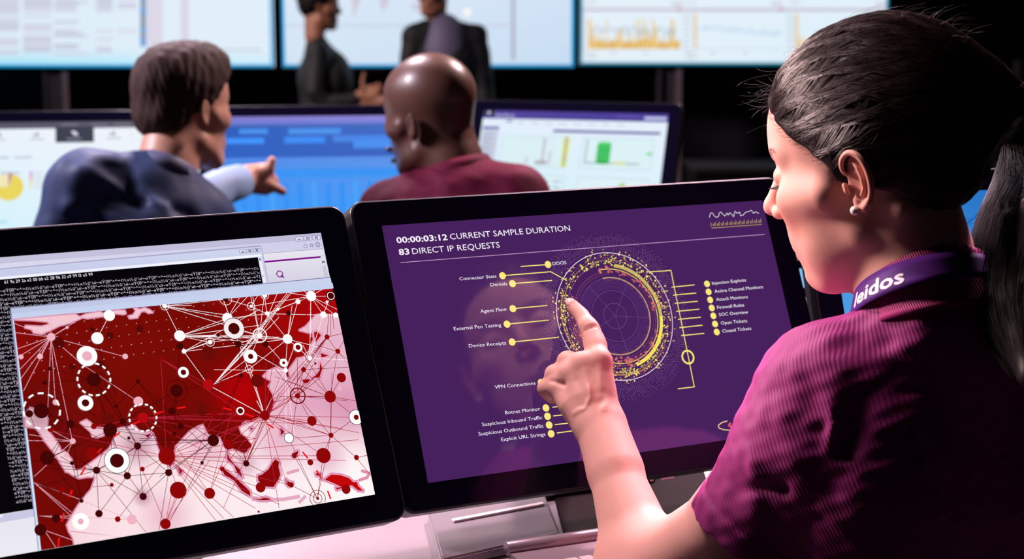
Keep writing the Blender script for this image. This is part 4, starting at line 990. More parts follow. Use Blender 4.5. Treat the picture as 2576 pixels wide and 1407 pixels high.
# ------------------------------------------------ people further back
def frame(F_, tilt=0.0, roll=0.0):
    """head or body frame in room space: columns forward, left, up"""
    f = Vector((F_[0], F_[1], 0)).normalized(); l = Vector((-f.y, f.x, 0)); u = Vector((0, 0, 1))
    R = Matrix((f, l, u)).transposed()
    R = R @ Matrix.Rotation(math.radians(tilt), 3, 'Y') @ Matrix.Rotation(math.radians(roll), 3, 'X')
    return np.array(R)
def head_ops(fd, wide=1.0):
    fd.ell((-.010, 0, .052), (.098, .074 * wide, .084), 0); fd.ell((.030, 0, .050), (.062, .060, .062), .02); fd.ell((.036, 0, -.018), (.050, .056 * wide, .072), .03)
    for s_ in (1, -1):
        fd.cone((.066, s_ * .040, -.006), (.030, s_ * .060, -.004), .017, .013, .025); fd.cone((.000, s_ * .056, -.056), (.064, s_ * .024, -.092), .016, .015, .035)
        fd.cone((.080, s_ * .010, .040), (.066, s_ * .042, .038), .011, .008, .014)
        fd.groove([(.089, s_ * .022, .020), (.084, s_ * .038, .019)], .011, .0075); fd.ell((.0735, s_ * .031, .018), (.0135, .0155, .0125), .003)
        fd.ell((.0965, s_ * .0125, -.0165), (.010, .0065, .0075), .006)
        # ears
        e = lambda a, b, n: (-.006 - a * .92 , s_ * (.0755 * wide + .0015 + a * .12 + n), b * .92)
        fd.ell(e(.005, 0, .001), (.014, .004, .027), .003, R=np.array(Matrix.Rotation(-s_ * .12, 3, 'Z')))
        fd.chain([e(-.006, .006, .002), e(-.004, .022, .003), e(.008, .027, .004), e(.016, .012, .005), e(.014, -.006, .004), e(.006, -.020, .003), e(-.003, -.020, .002)], [.002, .0028, .003, .003, .0028, .0035, .003], .002)
        fd.groove([e(.002, .002, .004), e(.001, -.006, .004)], .005, .004)
    fd.ell((.072, 0, -.050), (.026, .029, .030), .02); fd.ell((.080, 0, -.088), (.016, .020, .015), .02)
    fd.cone((.088, 0, .024), (.1065, 0, -.006), .0075, .0095, .012); fd.ell((.1085, 0, -.0115), (.0105, .0105, .009), .008)
    fd.chain([(.092, .022, -.0545), (.0965, 0, -.0495), (.092, -.022, -.0545)], [.002, .005, .002], .005); fd.cone((.0945, .010, -.060), (.0945, -.010, -.060), .005, .005, .005)
    fd.groove([(.095, .024, -.0548), (.102, 0, -.0552), (.095, -.024, -.0548)], .002, .0026)

def put(fd, lo, hi, h, R, o, sc, sm=2):
    V, Q = fd.mesh(lo, hi, h); V = smooth_mesh(V, Q, sm, .5); return (V * sc) @ R.T + o, Q
def merge(parts):
    off = 0; V = []; Q = []
    for a, b in parts: V.append(a); Q.append(b + off); off += len(a)
    return np.concatenate(V), np.concatenate(Q)
def body_mesh(parts): return merge(parts)
def hand_pts(fd, palm0, palm1, side, nrm, fingers, thumb, s=1.0, k=.005):
    """simple hand: palm from wrist palm0 to knuckles palm1; fingers = list of (offset, curl, length)"""
    d = palm1 - palm0; L = np.linalg.norm(d); d = d / L
    for off in (-.026, -.009, .009, .026): fd.cone(palm0 + side * off * .6 * s, palm1 + side * off * s, .014 * s, .011 * s, .012)
    for off, bend, ln in fingers:
        a = palm1 + side * off * s; q1 = a + (d * math.cos(bend) + nrm * math.sin(bend)) * ln * .5 * s; q2 = q1 + (d * math.cos(bend * 2) + nrm * math.sin(bend * 2)) * ln * .5 * s
        fd.chain([a, q1, q2], [.0098 * s, .0088 * s, .0072 * s], k)
    if thumb is not None: fd.chain([palm0 * .6 + palm1 * .4 + side * thumb[0] * .025 * s, palm0 * .35 + palm1 * .65 + side * thumb[0] * .045 * s + nrm * .01, palm1 * .95 + palm0 * .05 + side * thumb[0] * (.055 + thumb[1]) * s + nrm * .015], [.013 * s, .0105 * s, .008 * s], k)

M_skin2 = mat('ruddy_skin', '#cc9680', .45, spec=.35); M_skin3 = mat('deep_brown_skin', '#66443a', .38, spec=.5, coat=.08); M_skin4 = mat('tan_skin', '#a8705c', .5)
M_navy = mat('navy_shirt', '#36456e', .6, spec=.3, sheen=.3, bump=(80, .3, .002)); M_cuff = mat('pale_blue_sleeve', '#8ba6cc', .6)
M_burg = mat('burgundy_polo', '#6a0f35', .75, spec=.2, sheen=.08, bump=(90, .3, .002)); M_suit = mat('charcoal_suit', '#0c101b', .7); M_blazer = mat('dark_grey_blazer', '#26262e', .7)
M_brown = mat('short_brown_hair', '#3c2622', .75, spec=.25, bump=(220, .5, .0015)); M_blk = mat('black_hair', '#120d12', .4); M_shirt = mat('grey_blue_shirt', '#6a6488', .6); M_trs = mat('dark_trousers', '#17161f', .8)
def torso_field(LS_, RS_, hip, nb2, r=.062, depth=.11, fdir=None, hw=None):
    fd = Field(); mid_ = (LS_ + RS_) / 2; l = (LS_ - RS_); W_ = np.linalg.norm(l); l = l / W_
    fd.cone(LS_, RS_, r, r, .03); fd.cone(LS_ * .6 + nb2 * .4, nb2, r * .8, r * .78, .05); fd.cone(RS_ * .6 + nb2 * .4, nb2, r * .8, r * .78, .05)
    u = mid_ - hip; H_ = np.linalg.norm(u); u = u / H_; f = np.cross(l, u) ; R_ = np.stack([f, l, u], 1)
    fd.ell(mid_ - u * .14, (depth, W_ * .5, .20), .06, R=R_); fd.ell(mid_ - u * .30, (depth * .95, W_ * .44, .20), .06, R=R_); fd.ell(hip + u * .02, (depth * 1.0, W_ * .44, .14), .06, R=R_)
    return fd, R_

# --- man in navy, seated at the left
m1 = empty('person', P(380, 900, 3.25) * np.array([1, 1, 0]) + np.array([0, 0, -.17]), 'man with short brown hair in a navy shirt, pointing across at the blue monitor', 'person')
R1 = frame((math.sin(math.radians(42)), math.cos(math.radians(42))), 6, -4); O1 = P(462, 290, 3.25); S1 = .96
fd = Field(); head_ops(fd, 1.04); nbL = R1.T @ (P(415, 455, 3.20) - O1) / S1
fd.cone((-.028, 0, -.03), nbL, .054, .060, .03); fd.cone((0, 0, -.06), nbL * .7, .04, .045, .03)
parts = [put(fd, (-.125, -.11, -.24), (.128, .11, .145), .0035, R1, O1, S1)]
LS1, RS1, N1, H1 = P(212, 470, 3.14), P(505, 560, 3.26), P(405, 455, 3.20), P(360, 1010, 3.10)
elb = P(520, 560, 3.42); wr1 = P(618, 452, 3.60)
fa = Field(); fa.chain([P(560, 478, 3.50), wr1], [.034, .026], .01)
sd1 = CM @ np.array([.15, -1.0, 0]); sd1 /= np.linalg.norm(sd1); nr1 = CM @ np.array([.3, .2, -1]); nr1 /= np.linalg.norm(nr1)
p0, p1 = wr1, P(672, 452, 3.63)
for off in (-.022, -.006, .010, .026): fa.cone(p0 + sd1 * off * .6, p1 + sd1 * off, .016, .013, .012)
fa.chain([P(668, 462, 3.62), P(692, 472, 3.63), P(711, 482, 3.64)], [.0135, .0105, .009], .006)           # pointing finger
fa.chain([P(655, 436, 3.61), P(677, 424, 3.61), P(684, 404, 3.61)], [.0135, .0115, .0095], .008)         # thumb
for a, b, c in (((676, 462), (690, 468), (682, 477)), ((676, 452), (690, 458), (684, 469)), ((674, 444), (687, 450), (682, 460))): fa.chain([P(*a, 3.64), P(*b, 3.65), P(*c, 3.64)], [.011, .010, .009], .004)
Vq, Qq = fa.mesh(np.minimum(P(540, 520, 3.45), P(730, 380, 3.70)) - .05, np.maximum(P(540, 520, 3.45), P(730, 380, 3.70)) + .05, .003); parts.append((smooth_mesh(Vq, Qq, 1), Qq))
V_, Q_ = merge(parts); mesh_np('body', V_, Q_, M_skin2, m1)
fd, Rt = torso_field(LS1, RS1, H1, N1, .066, .12)
fd.chain([RS1, elb], [.062, .052], .03); fd.chain([LS1, P(150, 620, 3.14), P(170, 760, 3.22)], [.064, .056, .05], .03)
for a, b, s_, am in (((250, 380, 3.08), (330, 470, 3.10), .012, .006), ((200, 430, 3.07), (420, 520, 3.10), .014, -.007), ((240, 470, 3.07), (520, 560, 3.14), .014, .007), ((170, 520, 3.07), (440, 560, 3.10), .016, -.006), ((335, 380, 3.10), (345, 440, 3.10), .009, -.006), ((130, 540, 3.10), (300, 520, 3.06), .01, .005)): fd.groove([P(*a), P(*b)], s_, am * 1.3)
fd.warp(lambda X: .0015 * vnoise(X, 9, 12) + .0015 * vnoise(X, 22, 13)); fd.cone(N1 - np.array([0, 0, .03]), O1, .060, .060, .004, mode='s')
a_ = np.array([LS1, RS1, elb, H1, N1, P(150, 700, 3.20)]); Vq, Qq = fd.mesh(a_.min(0) - .16, a_.max(0) + .15, .006); mesh_np('shirt', smooth_mesh(Vq, Qq, 2), Qq, M_navy, m1)
V, Fc = tube_data([elb, P(520, 490, 3.44), P(560, 470, 3.50), P(604, 456, 3.55)], [.05, .045, .040, .037], 20); mesh_np('sleeve_cuff', [tuple(v) for v in V], Fc, M_cuff, m1)
def ring_collar(name, base, top, r0, r1, hgt, m, parent, drop=None):
    ax2 = (top - base) / np.linalg.norm(top - base); q1 = np.cross(ax2, [0, 0, 1.0]); q1 = np.cross(ax2, np.array([1.0, 0, 0])) ; q1 /= np.linalg.norm(q1); q2 = np.cross(ax2, q1)
    V = []; n = 40
    prof = [(0, r0), (hgt, r1), (hgt + .002, r1 + .003), (hgt - .008, r1 + .008), (hgt * .2, r1 + .016)]
    for k in range(n):
        a = 2 * math.pi * k / n
        for h_, r in prof: V.append(tuple(base + ax2 * h_ + (q1 * math.cos(a) + q2 * math.sin(a)) * r))
    Fc = [[k * 5 + j, k * 5 + j + 1, ((k + 1) % n) * 5 + j + 1, ((k + 1) % n) * 5 + j] for k in range(n) for j in range(4)]
    o = mesh_np(name, V, Fc, m, parent); md = o.modifiers.new('s', 'SOLIDIFY'); md.thickness = .0025; return o
ring_collar('collar', N1 - np.array([0, 0, .005]), O1 + R1 @ np.array([-.03, 0, -.06]), .064, .058, .040, mat('lavender_grey_collar', '#6a6c92', .6), m1)
hf = Field(); hf.ell((-.012, 0, .058), (.106, .081, .090), 0); hf.ell((.03, 0, .085), (.070, .066, .060), .03); hf.ell((-.055, 0, -.010), (.052, .062, .045), .03); hf.ell((.045, .0, .112), (.045, .055, .035), .02)
def hl_m(X):
    x, z = X[..., 0], X[..., 2]; lim = np.interp(z, [-.08, -.05, -.03, -.005, .02, .03, .06, .1, .2], [-.10, -.055, -.038, -.026, .02, .034, .05, .095, .3]); return -(x - lim) * .8
hf._add(hl_m, [-9] * 3, [9] * 3, .004, 's'); hf.warp(lambda X: .0014 * vnoise(X * np.array([1, 1, .25]), 45, 21) + .0009 * vnoise(X * np.array([1, 1, .4]), 90, 22))
Vq, Qq = put(hf, (-.14, -.11, -.08), (.125, .11, .175), .003, R1, O1, S1, 1); mesh_np('hair', Vq, Qq, M_brown, m1)
def legs(parent, hip, knee, foot, side, m=M_trs):
    fd = Field()
    for s_ in (1, -1): fd.chain([hip + side * s_ * .09, knee + side * s_ * .12, foot + side * s_ * .12], [.085, .06, .045], .03); fd.cone(foot + side * s_ * .12, foot + side * s_ * .12 + (knee - hip) * .35 + np.array([0, 0, -.02]), .045, .035, .02)
    a_ = np.array([hip, knee, foot, foot + (knee - hip) * .35]); Vq, Qq = fd.mesh(a_.min(0) - .25, a_.max(0) + .25, .012); mesh_np('trousers', smooth_mesh(Vq, Qq, 2), Qq, m, parent)
fz = -.17
k1 = H1 + np.array([.15, .40, .02]); legs(m1, H1, k1, np.array([k1[0], k1[1] + .02, fz + .05]), Rt[:, 1])

# --- bald man in burgundy
m2 = empty('person', P(1150, 900, 3.35) * np.array([1, 1, 0]) + np.array([0, 0, -.17]), 'bald man in a burgundy polo, seen from behind with one hand raised', 'person')
R2 = frame((-math.sin(math.radians(56)), math.cos(math.radians(56))), 5, -6); O2 = P(1084, 304, 3.33); S2 = .99
fd = Field(); head_ops(fd, 1.0); LSn, RSn, N2, H2_ = P(985, 540, 3.33), P(1300, 505, 3.27), P(1160, 455, 3.31), P(1150, 1040, 3.20)
nbL = R2.T @ (N2 - O2) / S2; fd.cone((-.030, 0, -.03), nbL, .055, .062, .04); fd.cone((0, 0, -.06), nbL * .7, .04, .045, .03)
fd.groove([(-.085, .03, -.02), (-.09, -.03, -.02)], .006, .002); fd.groove([(-.07, .03, -.055), (-.075, -.03, -.055)], .006, .002)
parts = [put(fd, (-.14, -.12, -.26), (.128, .12, .145), .0035, R2, O2, S2)]
fa = Field()
for a, b, c in (((1050, 352), (1010, 346), (984, 341)), ((1056, 380), (1012, 381), (976, 375)), ((1060, 400), (1020, 405), (988, 404)), ((1050, 368), (1012, 362), (988, 358))): fa.chain([P(*a, 3.45), P(*b, 3.44), P(*c, 3.43)], [.010, .0075, .0055], .004)
fa.chain([P(1060, 350, 3.45), P(1068, 400, 3.45)], [.016, .016], .01); fa.chain([P(1064, 378, 3.45), P(1080, 460, 3.45), P(1060, 560, 3.45)], [.024, .028, .035], .01)
Vq, Qq = fa.mesh(np.minimum(P(960, 600, 3.35), P(1100, 320, 3.50)) - .04, np.maximum(P(960, 600, 3.35), P(1100, 320, 3.50)) + .04, .003); parts.append((smooth_mesh(Vq, Qq, 1), Qq))
V_, Q_ = merge(parts); mesh_np('body', V_, Q_, M_skin3, m2)
fd, Rt = torso_field(LSn, RSn, H2_, N2, .063, .115)
fd.chain([LSn, P(960, 680, 3.35)], [.058, .052], .03); fd.chain([RSn, P(1350, 660, 3.30)], [.060, .053], .03)
for a, b, s_, am in (((1030, 420, 3.25), (1090, 450, 3.23), .010, .006), ((1080, 420, 3.25), (1130, 470, 3.22), .010, -.005), ((950, 480, 3.25), (1080, 500, 3.22), .012, .005), ((1200, 420, 3.22), (1260, 470, 3.20), .01, .004)): fd.groove([P(*a), P(*b)], s_, am)
fd.warp(lambda X: .0025 * vnoise(X, 9, 15) + .0015 * vnoise(X, 24, 16)); fd.cone(N2 - np.array([0, 0, .03]), O2, .060, .060, .004, mode='s')
a_ = np.array([LSn, RSn, H2_, N2]); Vq, Qq = fd.mesh(a_.min(0) - .17, a_.max(0) + .16, .006); mesh_np('polo_shirt', smooth_mesh(Vq, Qq, 2), Qq, M_burg, m2)
ring_collar('collar', N2 - np.array([0, 0, .01]), O2 + R2 @ np.array([-.04, 0, -.05]), .067, .064, .045, M_burg, m2)
k1 = H2_ + np.array([-.1, .40, .02]); legs(m2, H2_, k1, np.array([k1[0], k1[1] + .02, fz + .05]), Rt[:, 1])

# --- two people standing by the video wall
fz = -.35
def standing(root, F_, O, S, LSs, RSs, Ns, Hs, coat, m_coat, skin, cutneck=True, arms=(), head_tilt=0):
    R = frame(F_, head_tilt); fd = Field(); head_ops(fd); nb3 = R.T @ (Ns - O) / S; fd.cone((-.025, 0, -.03), nb3, .050, .052, .03)
    parts = [put(fd, (-.13, -.12, -.26), (.128, .12, .145), .005, R, O, S)]
    return R, parts
m3 = empty('person', P(830, 170, 8.6) * np.array([1, 1, 0]) + np.array([0, 0, fz]), 'standing woman with dark pinned-up hair and grey blazer, talking with both hands', 'person')
O = P(803, 22, 8.6); S = 1.0; N3, L3, Rr3, Hh = P(792, 92, 8.6), P(800, 130, 8.50), P(800, 130, 8.78), P(805, 420, 8.6)
R, parts = standing(m3, (.97, .22), O, S, L3, Rr3, N3, Hh, None, None, None, head_tilt=4)
# right fore-arm and hands in front of her
fa = Field(); w3 = P(905, 240, 8.52); fa.chain([P(885, 250, 8.53), w3], [.026, .022], .01)
sd = CM @ np.array([0, -1.0, 0]); nr = CM @ np.array([0, 0, -1.0])
hand_pts(fa, w3, P(930, 232, 8.5), sd, nr, ((-.026, .3, .06), (-.009, .25, .075), (.009, .2, .08), (.024, .3, .07)), None, .95)
fa.chain([P(915, 226, 8.5), P(912, 205, 8.5), P(916, 186, 8.5)], [.014, .011, .009], .008)
w4 = P(915, 262, 8.66); fa.chain([P(890, 262, 8.66), w4], [.024, .02], .01); hand_pts(fa, w4, P(938, 258, 8.66), sd, nr, ((-.024, .1, .06), (-.008, .15, .075), (.008, .15, .08), (.024, .1, .07)), None, .9)
Vq, Qq = fa.mesh(np.minimum(P(870, 290, 8.4), P(990, 170, 8.75)) - .03, np.maximum(P(870, 290, 8.4), P(990, 170, 8.75)) + .03, .005); parts.append((smooth_mesh(Vq, Qq, 1), Qq))
V_, Q_ = merge(parts); mesh_np('body', V_, Q_, M_skin4, m3)
fd = Field(); up3 = np.array([0, 0, 1.0]); r3 = np.array([1.0, 0, 0])
fd.cone(L3, Rr3, .055, .055, .03); fd.cone(P(797, 120, 8.64), N3, .062, .050, .04)
Rb = frame((.97, .22)); md3 = (L3 + Rr3) / 2
fd.ell(md3 - up3 * .15 + r3 * .035, (.145, .165, .17), .05, R=Rb); fd.ell(md3 - up3 * .34 + r3 * .0, (.11, .145, .16), .05, R=Rb); fd.ell(md3 - up3 * .50, (.11, .17, .16), .05, R=Rb)
fd.ell(md3 - up3 * .17 + r3 * .075, (.05, .11, .07), .04, R=Rb)
fd.chain([L3, P(792, 230, 8.47), P(815, 262, 8.5), P(892, 250, 8.52)], [.055, .047, .044, .034], .02); fd.chain([Rr3, P(815, 255, 8.8), P(895, 262, 8.68)], [.052, .046, .034], .02)
fd.groove([P(850, 95, 8.5), P(862, 150, 8.45), P(880, 190, 8.45)], .012, .008); fd.warp(lambda X: .004 * vnoise(X, 7, 31))
fd.cone(N3, O, .050, .050, .004, mode='s')
Vq, Qq = fd.mesh(md3 - np.array([.25, .30, .68]), md3 + np.array([.32, .30, .16]), .009); mesh_np('blazer', smooth_mesh(Vq, Qq, 2), Qq, M_blazer, m3)
hf = Field(); hf.ell((-.014, 0, .058), (.108, .084, .094), 0); hf.ell((-.05, 0, .0), (.055, .06, .05), .03); hf.ell((-.095, 0, .085), (.045, .045, .045), .02); hf._add(lambda X: -((X[..., 0] - np.interp(X[..., 2], [-.05, 0, .03, .06, .1, .2], [-.04, -.012, .03, .05, .08, .3])) * .8), [-9] * 3, [9] * 3, .004, 's')
Vq, Qq = put(hf, (-.16, -.11, -.06), (.125, .11, .175), .005, R, O, S, 1); mesh_np('hair', Vq, Qq, M_blk, m3)
fl = Field()
for s_ in (1, -1): q = md3 + Rb[:, 1] * s_ * .08; fl.chain([q - up3 * .5, q - up3 * .95, np.array([q[0], q[1], fz + .09])], [.095, .062, .045], .03); fl.cone(np.array([q[0], q[1], fz + .045]), np.array([q[0], q[1], fz + .04]) + Rb[:, 0] * .14, .04, .03, .02)
Vq, Qq = fl.mesh(np.array([md3[0] - .25, md3[1] - .3, fz - .02]), np.array([md3[0] + .3, md3[1] + .3, md3[2] - .4]), .012); mesh_np('trousers', smooth_mesh(Vq, Qq, 2), Qq, M_trs, m3)

m4 = empty('person', P(1110, 170, 8.6) * np.array([1, 1, 0]) + np.array([0, 0, fz]), 'standing man in a dark suit and open-necked shirt, before the map wall screen', 'person')
O = P(1092, -16, 8.6); N4, L4, R4, Hh = P(1096, 72, 8.62), P(1198, 92, 8.62), P(1040, 92, 8.60), P(1115, 420, 8.6)
# he faces the camera, turned towards the standing woman
F4 = (-.55, -.83); R, parts = standing(m4, F4, O, 1.02, L4, R4, N4, Hh, None, None, None, head_tilt=4)
V_, Q_ = merge(parts)
fa = Field()
for x_ in (1222, 1028):
    fa.chain([N4, L4 if x_ > 1100 else R4, P(x_ + (4 if x_ > 1100 else 0), 240, 8.6), P(x_, 380, 8.5)], [.03, .03, .028, .026], .01)
    a = P(x_, 395, 8.5); b = P(x_ - 2, 425, 8.48); fa.chain([P(x_, 375, 8.5), a], [.026, .024], .01); hand_pts(fa, a, b, CM @ np.array([1.0, 0, 0]), CM @ np.array([0, 0, -1.0]), ((-.026, .2, .06), (-.009, .25, .075), (.009, .25, .08), (.024, .2, .07)), (-1 if x_ > 1100 else 1, .0), .95)
Vq, Qq = fa.mesh(P(1010, 475, 8.5) - np.array([.05, .12, .1]), np.array([*(P(1240, 360, 8.5) + np.array([.05, .3, 0]))[:2], N4[2] + .05]), .006)
V_, Q_ = merge(parts + [(smooth_mesh(Vq, Qq, 1), Qq)]); mesh_np('body', V_, Q_, M_skin4, m4)
Rb = frame((-.2, -.98)); md4 = (L4 + R4) / 2
fd = Field(); fd.cone(L4, R4, .058, .058, .03); fd.cone(md4 + up3 * .01, N4, .075, .055, .05)
fd.ell(md4 - up3 * .17, (.125, .195, .20), .05, R=Rb); fd.ell(md4 - up3 * .38, (.115, .180, .20), .05, R=Rb); fd.ell(md4 - up3 * .55, (.12, .19, .18), .05, R=Rb)
for q, x_ in ((L4, 1214), (R4, 1026)): fd.chain([q, P(x_ + (6 if x_ > 1100 else -4), 240, 8.6), P(x_ + (6 if x_ > 1100 else 2), 375, 8.5)], [.058, .050, .042], .02)
fd.warp(lambda X: .004 * vnoise(X, 7, 33)); fd.cone(N4, O, .052, .055, .004, mode='s')
fd.chain([L4 * .6 + N4 * .4, N4], [.05, .05], .05); fd.chain([R4 * .6 + N4 * .4, N4], [.05, .05], .05); fd.cone(N4, O, .052, .055, .004, mode='s'); fd.ell(P(1090, 88, 8.44), (.042, .12, .17), .01, mode='s')
Vq, Qq = fd.mesh(md4 - np.array([.32, .32, .78]), md4 + np.array([.36, .32, .18]), .009); mesh_np('suit_jacket', smooth_mesh(Vq, Qq, 2), Qq, M_suit, m4)
fd = Field(); fd.ell(md4 - up3 * .12, (.124, .14, .24), .03, R=Rb); fd.cone(md4, N4, .07, .060, .04); fd.cone(N4, O, .05, .05, .004, mode='s')
Vq, Qq = fd.mesh(md4 - np.array([.2, .2, .32]), md4 + np.array([.2, .2, .16]), .009); mesh_np('shirt', smooth_mesh(Vq, Qq, 2), Qq, M_shirt, m4)
hf = Field(); hf.ell((-.014, 0, .062), (.106, .081, .090), 0); hf.ell((-.05, 0, .0), (.052, .06, .045), .03); hf._add(lambda X: -((X[..., 0] - np.interp(X[..., 2], [-.05, 0, .03, .06, .1, .2], [-.04, -.012, .02, .05, .08, .3])) * .8), [-9] * 3, [9] * 3, .004, 's')
Vq, Qq = put(hf, (-.14, -.11, -.06), (.125, .11, .175), .005, R, O, 1.02, 1); mesh_np('hair', Vq, Qq, M_blk, m4)
fl = Field()
for s_ in (1, -1): q = md4 + Rb[:, 1] * s_ * .10; fl.chain([q - up3 * .55, q - up3 * 1.0, np.array([q[0], q[1], fz + .09])], [.10, .068, .055], .03); fl.cone(np.array([q[0], q[1], fz + .045]), np.array([q[0], q[1], fz + .04]) + Rb[:, 0] * .17, .045, .035, .02)
Vq, Qq = fl.mesh(np.array([md4[0] - .3, md4[1] - .35, fz - .02]), np.array([md4[0] + .3, md4[1] + .3, md4[2] - .45]), .012); mesh_np('trousers', smooth_mesh(Vq, Qq, 2), Qq, M_trs, m4)

# ------------------------------------------------ the woman at the middle monitor
def skin_mat(name, attr=True, base='#d9a08c', rough=.55):
    return mat(name, base, rough, spec=.22, bump=(260, .12, .0006), sss=(.06, .003), attr=attr, var=(35, .04))
M_skin = skin_mat('fair_skin')
M_polo = mat('magenta_knit', '#801962', .62, spec=.3, sheen=.35, weave=(95, (0.2, .5, .75), .28, .0009), var=(5, .06))
M_hair = mat('dark_brown_hair', '#120a0d', .5, spec=.3)
M_band = mat('purple_ribbon', '#4e1c78', .6, spec=.2)
M_white = mat('white_print', '#f2e6f6', .5)
M_pearl = mat('pearl', '#efe6e4', .15, spec=.8, coat=.6)

woman = empty('person', P(2330, 1390, 1.50) * np.array([1, 1, 0]), 'woman with dark ponytail in a magenta polo, pointing at the purple screen', 'person')

# head frame: x out of the face, y to her left (towards us), z to the crown
Hc = np.array([[-.821, -.536, -.196], [.124, .168, -.978], [.557, -.827, -.071]])
q_, _ = np.linalg.qr(Hc); q_ *= np.sign((q_ * Hc).sum(0)); Hc = q_
HR = CM @ Hc; HO = CM @ np.array([.335, -.093, 1.524]) + C0
def h2w(p): return (np.asarray(p, float) @ HR.T) + HO
def w2h(p): return (np.asarray(p, float) - HO) @ HR

hd = Field()
hd.ell((-.010, 0, .052), (.098, .073, .084), 0)
hd.ell((.030, 0, .050), (.062, .060, .062), .02)
hd.ell((.031, 0, -.018), (.050, .056, .070), .03)
for s_ in (1, -1):
    hd.cone((.066, s_ * .040, -.006), (.030, s_ * .060, -.004), .017, .013, .025)      # cheekbone
    hd.cone((.004, s_ * .047, -.046), (.054, s_ * .020, -.082), .014, .012, .038)      # jaw
    hd.cone((.080, s_ * .010, .040), (.066, s_ * .042, .038), .010, .008, .014)        # brow
    hd.cone((.048, s_ * .034, -.048), (.066, s_ * .020, -.038), .017, .014, .03)
hd.ell((.062, 0, -.048), (.026, .027, .030), .02)
hd.ell((.069, 0, -.081), (.014, .017, .013), .02)
for s_ in (1, -1):
    hd.ell((.092, s_ * .030, .019), (.016, .015, .011), .014, mode='s') if False else hd.groove([(.089, s_ * .022, .020), (.084, s_ * .038, .019)], .011, .0075)
    hd.ell((.0735, s_ * .031, .018), (.0135, .0155, .0125), .003)                       # lidded eye
    hd.groove([(.0885, s_ * .020, .012), (.0875, s_ * .033, .0095), (.078, s_ * .045, .013)], .0016, .0012)
    hd.groove([(.089, s_ * .020, .026), (.087, s_ * .033, .0285), (.077, s_ * .045, .024)], .0018, .0012)
hd.cone((.088, 0, .024), (.1065, 0, -.006), .0065, .0080, .012)                         # nose
hd.ell((.1085, 0, -.0115), (.0090, .0085, .0078), .008)
for s_ in (1, -1):
    hd.ell((.0965, s_ * .0118, -.0165), (.009, .0058, .0068), .006)
    hd.ell((.1015, s_ * .0065, -.0235), (.0055, .0032, .004), .002, mode='s') if False else hd.groove([(.1015, s_ * .0062, -.0235), (.0960, s_ * .0068, -.0235)], .0034, .004)
hd.groove([(.092, 0, -.027), (.091, 0, -.037)], .0035, .0012)
hd.chain([(0.0825, .020, -.0535), (0.0870, .008, -.0485), (0.0877, 0, -.0495), (0.0870, -.008, -.0485), (0.0825, -.020, -.0535)], [.0022, .0050, .0048, .0050, .0022], .005)
hd.chain([(0.0805, .018, -.0560), (0.0855, .006, -.0600), (0.0857, 0, -.0605), (0.0855, -.006, -.0600), (0.0805, -.018, -.0560)], [.002, .0054, .0057, .0054, .002], .005)
hd.groove([(0.0855, .024, -.0548), (0.0920, .008, -.0548), (0.0925, 0, -.0552), (0.0920, -.008, -.0548), (0.0855, -.024, -.0548)], .0016, .0026)
hd.groove([(0.0845, .012, -.0700), (0.0855, -.012, -.0700)], .006, .003)
# neck in room space, down to the collar
NB = w2h(P(2345, 800, 1.50)); NT = np.array([-.018, 0, -.035])
hd.cone(NT, NB, .049, .055, .018)
hd.cone((-.034, .046, -.030), w2h(P(2225, 765, 1.515)), .011, .010, .02)                # neck muscle
hd.cone((.0, 0, -.06), NT * .4 + NB * .6 + np.array([.022, 0, 0]), .030, .030, .03)
def cr(P_, t):
    n = len(P_) - 1; x = min(max(t, 0), .9999) * n; i = int(x); f = x - i; g = lambda k: P_[min(max(k, 0), n)]
    p0, p1, p2, p3 = g(i - 1), g(i), g(i + 1), g(i + 2)
    return .5 * ((2 * p1) + (p2 - p0) * f + (2 * p0 - 5 * p1 + 4 * p2 - p3) * f * f + (3 * p1 - p0 - 3 * p2 + p3) * f ** 3)
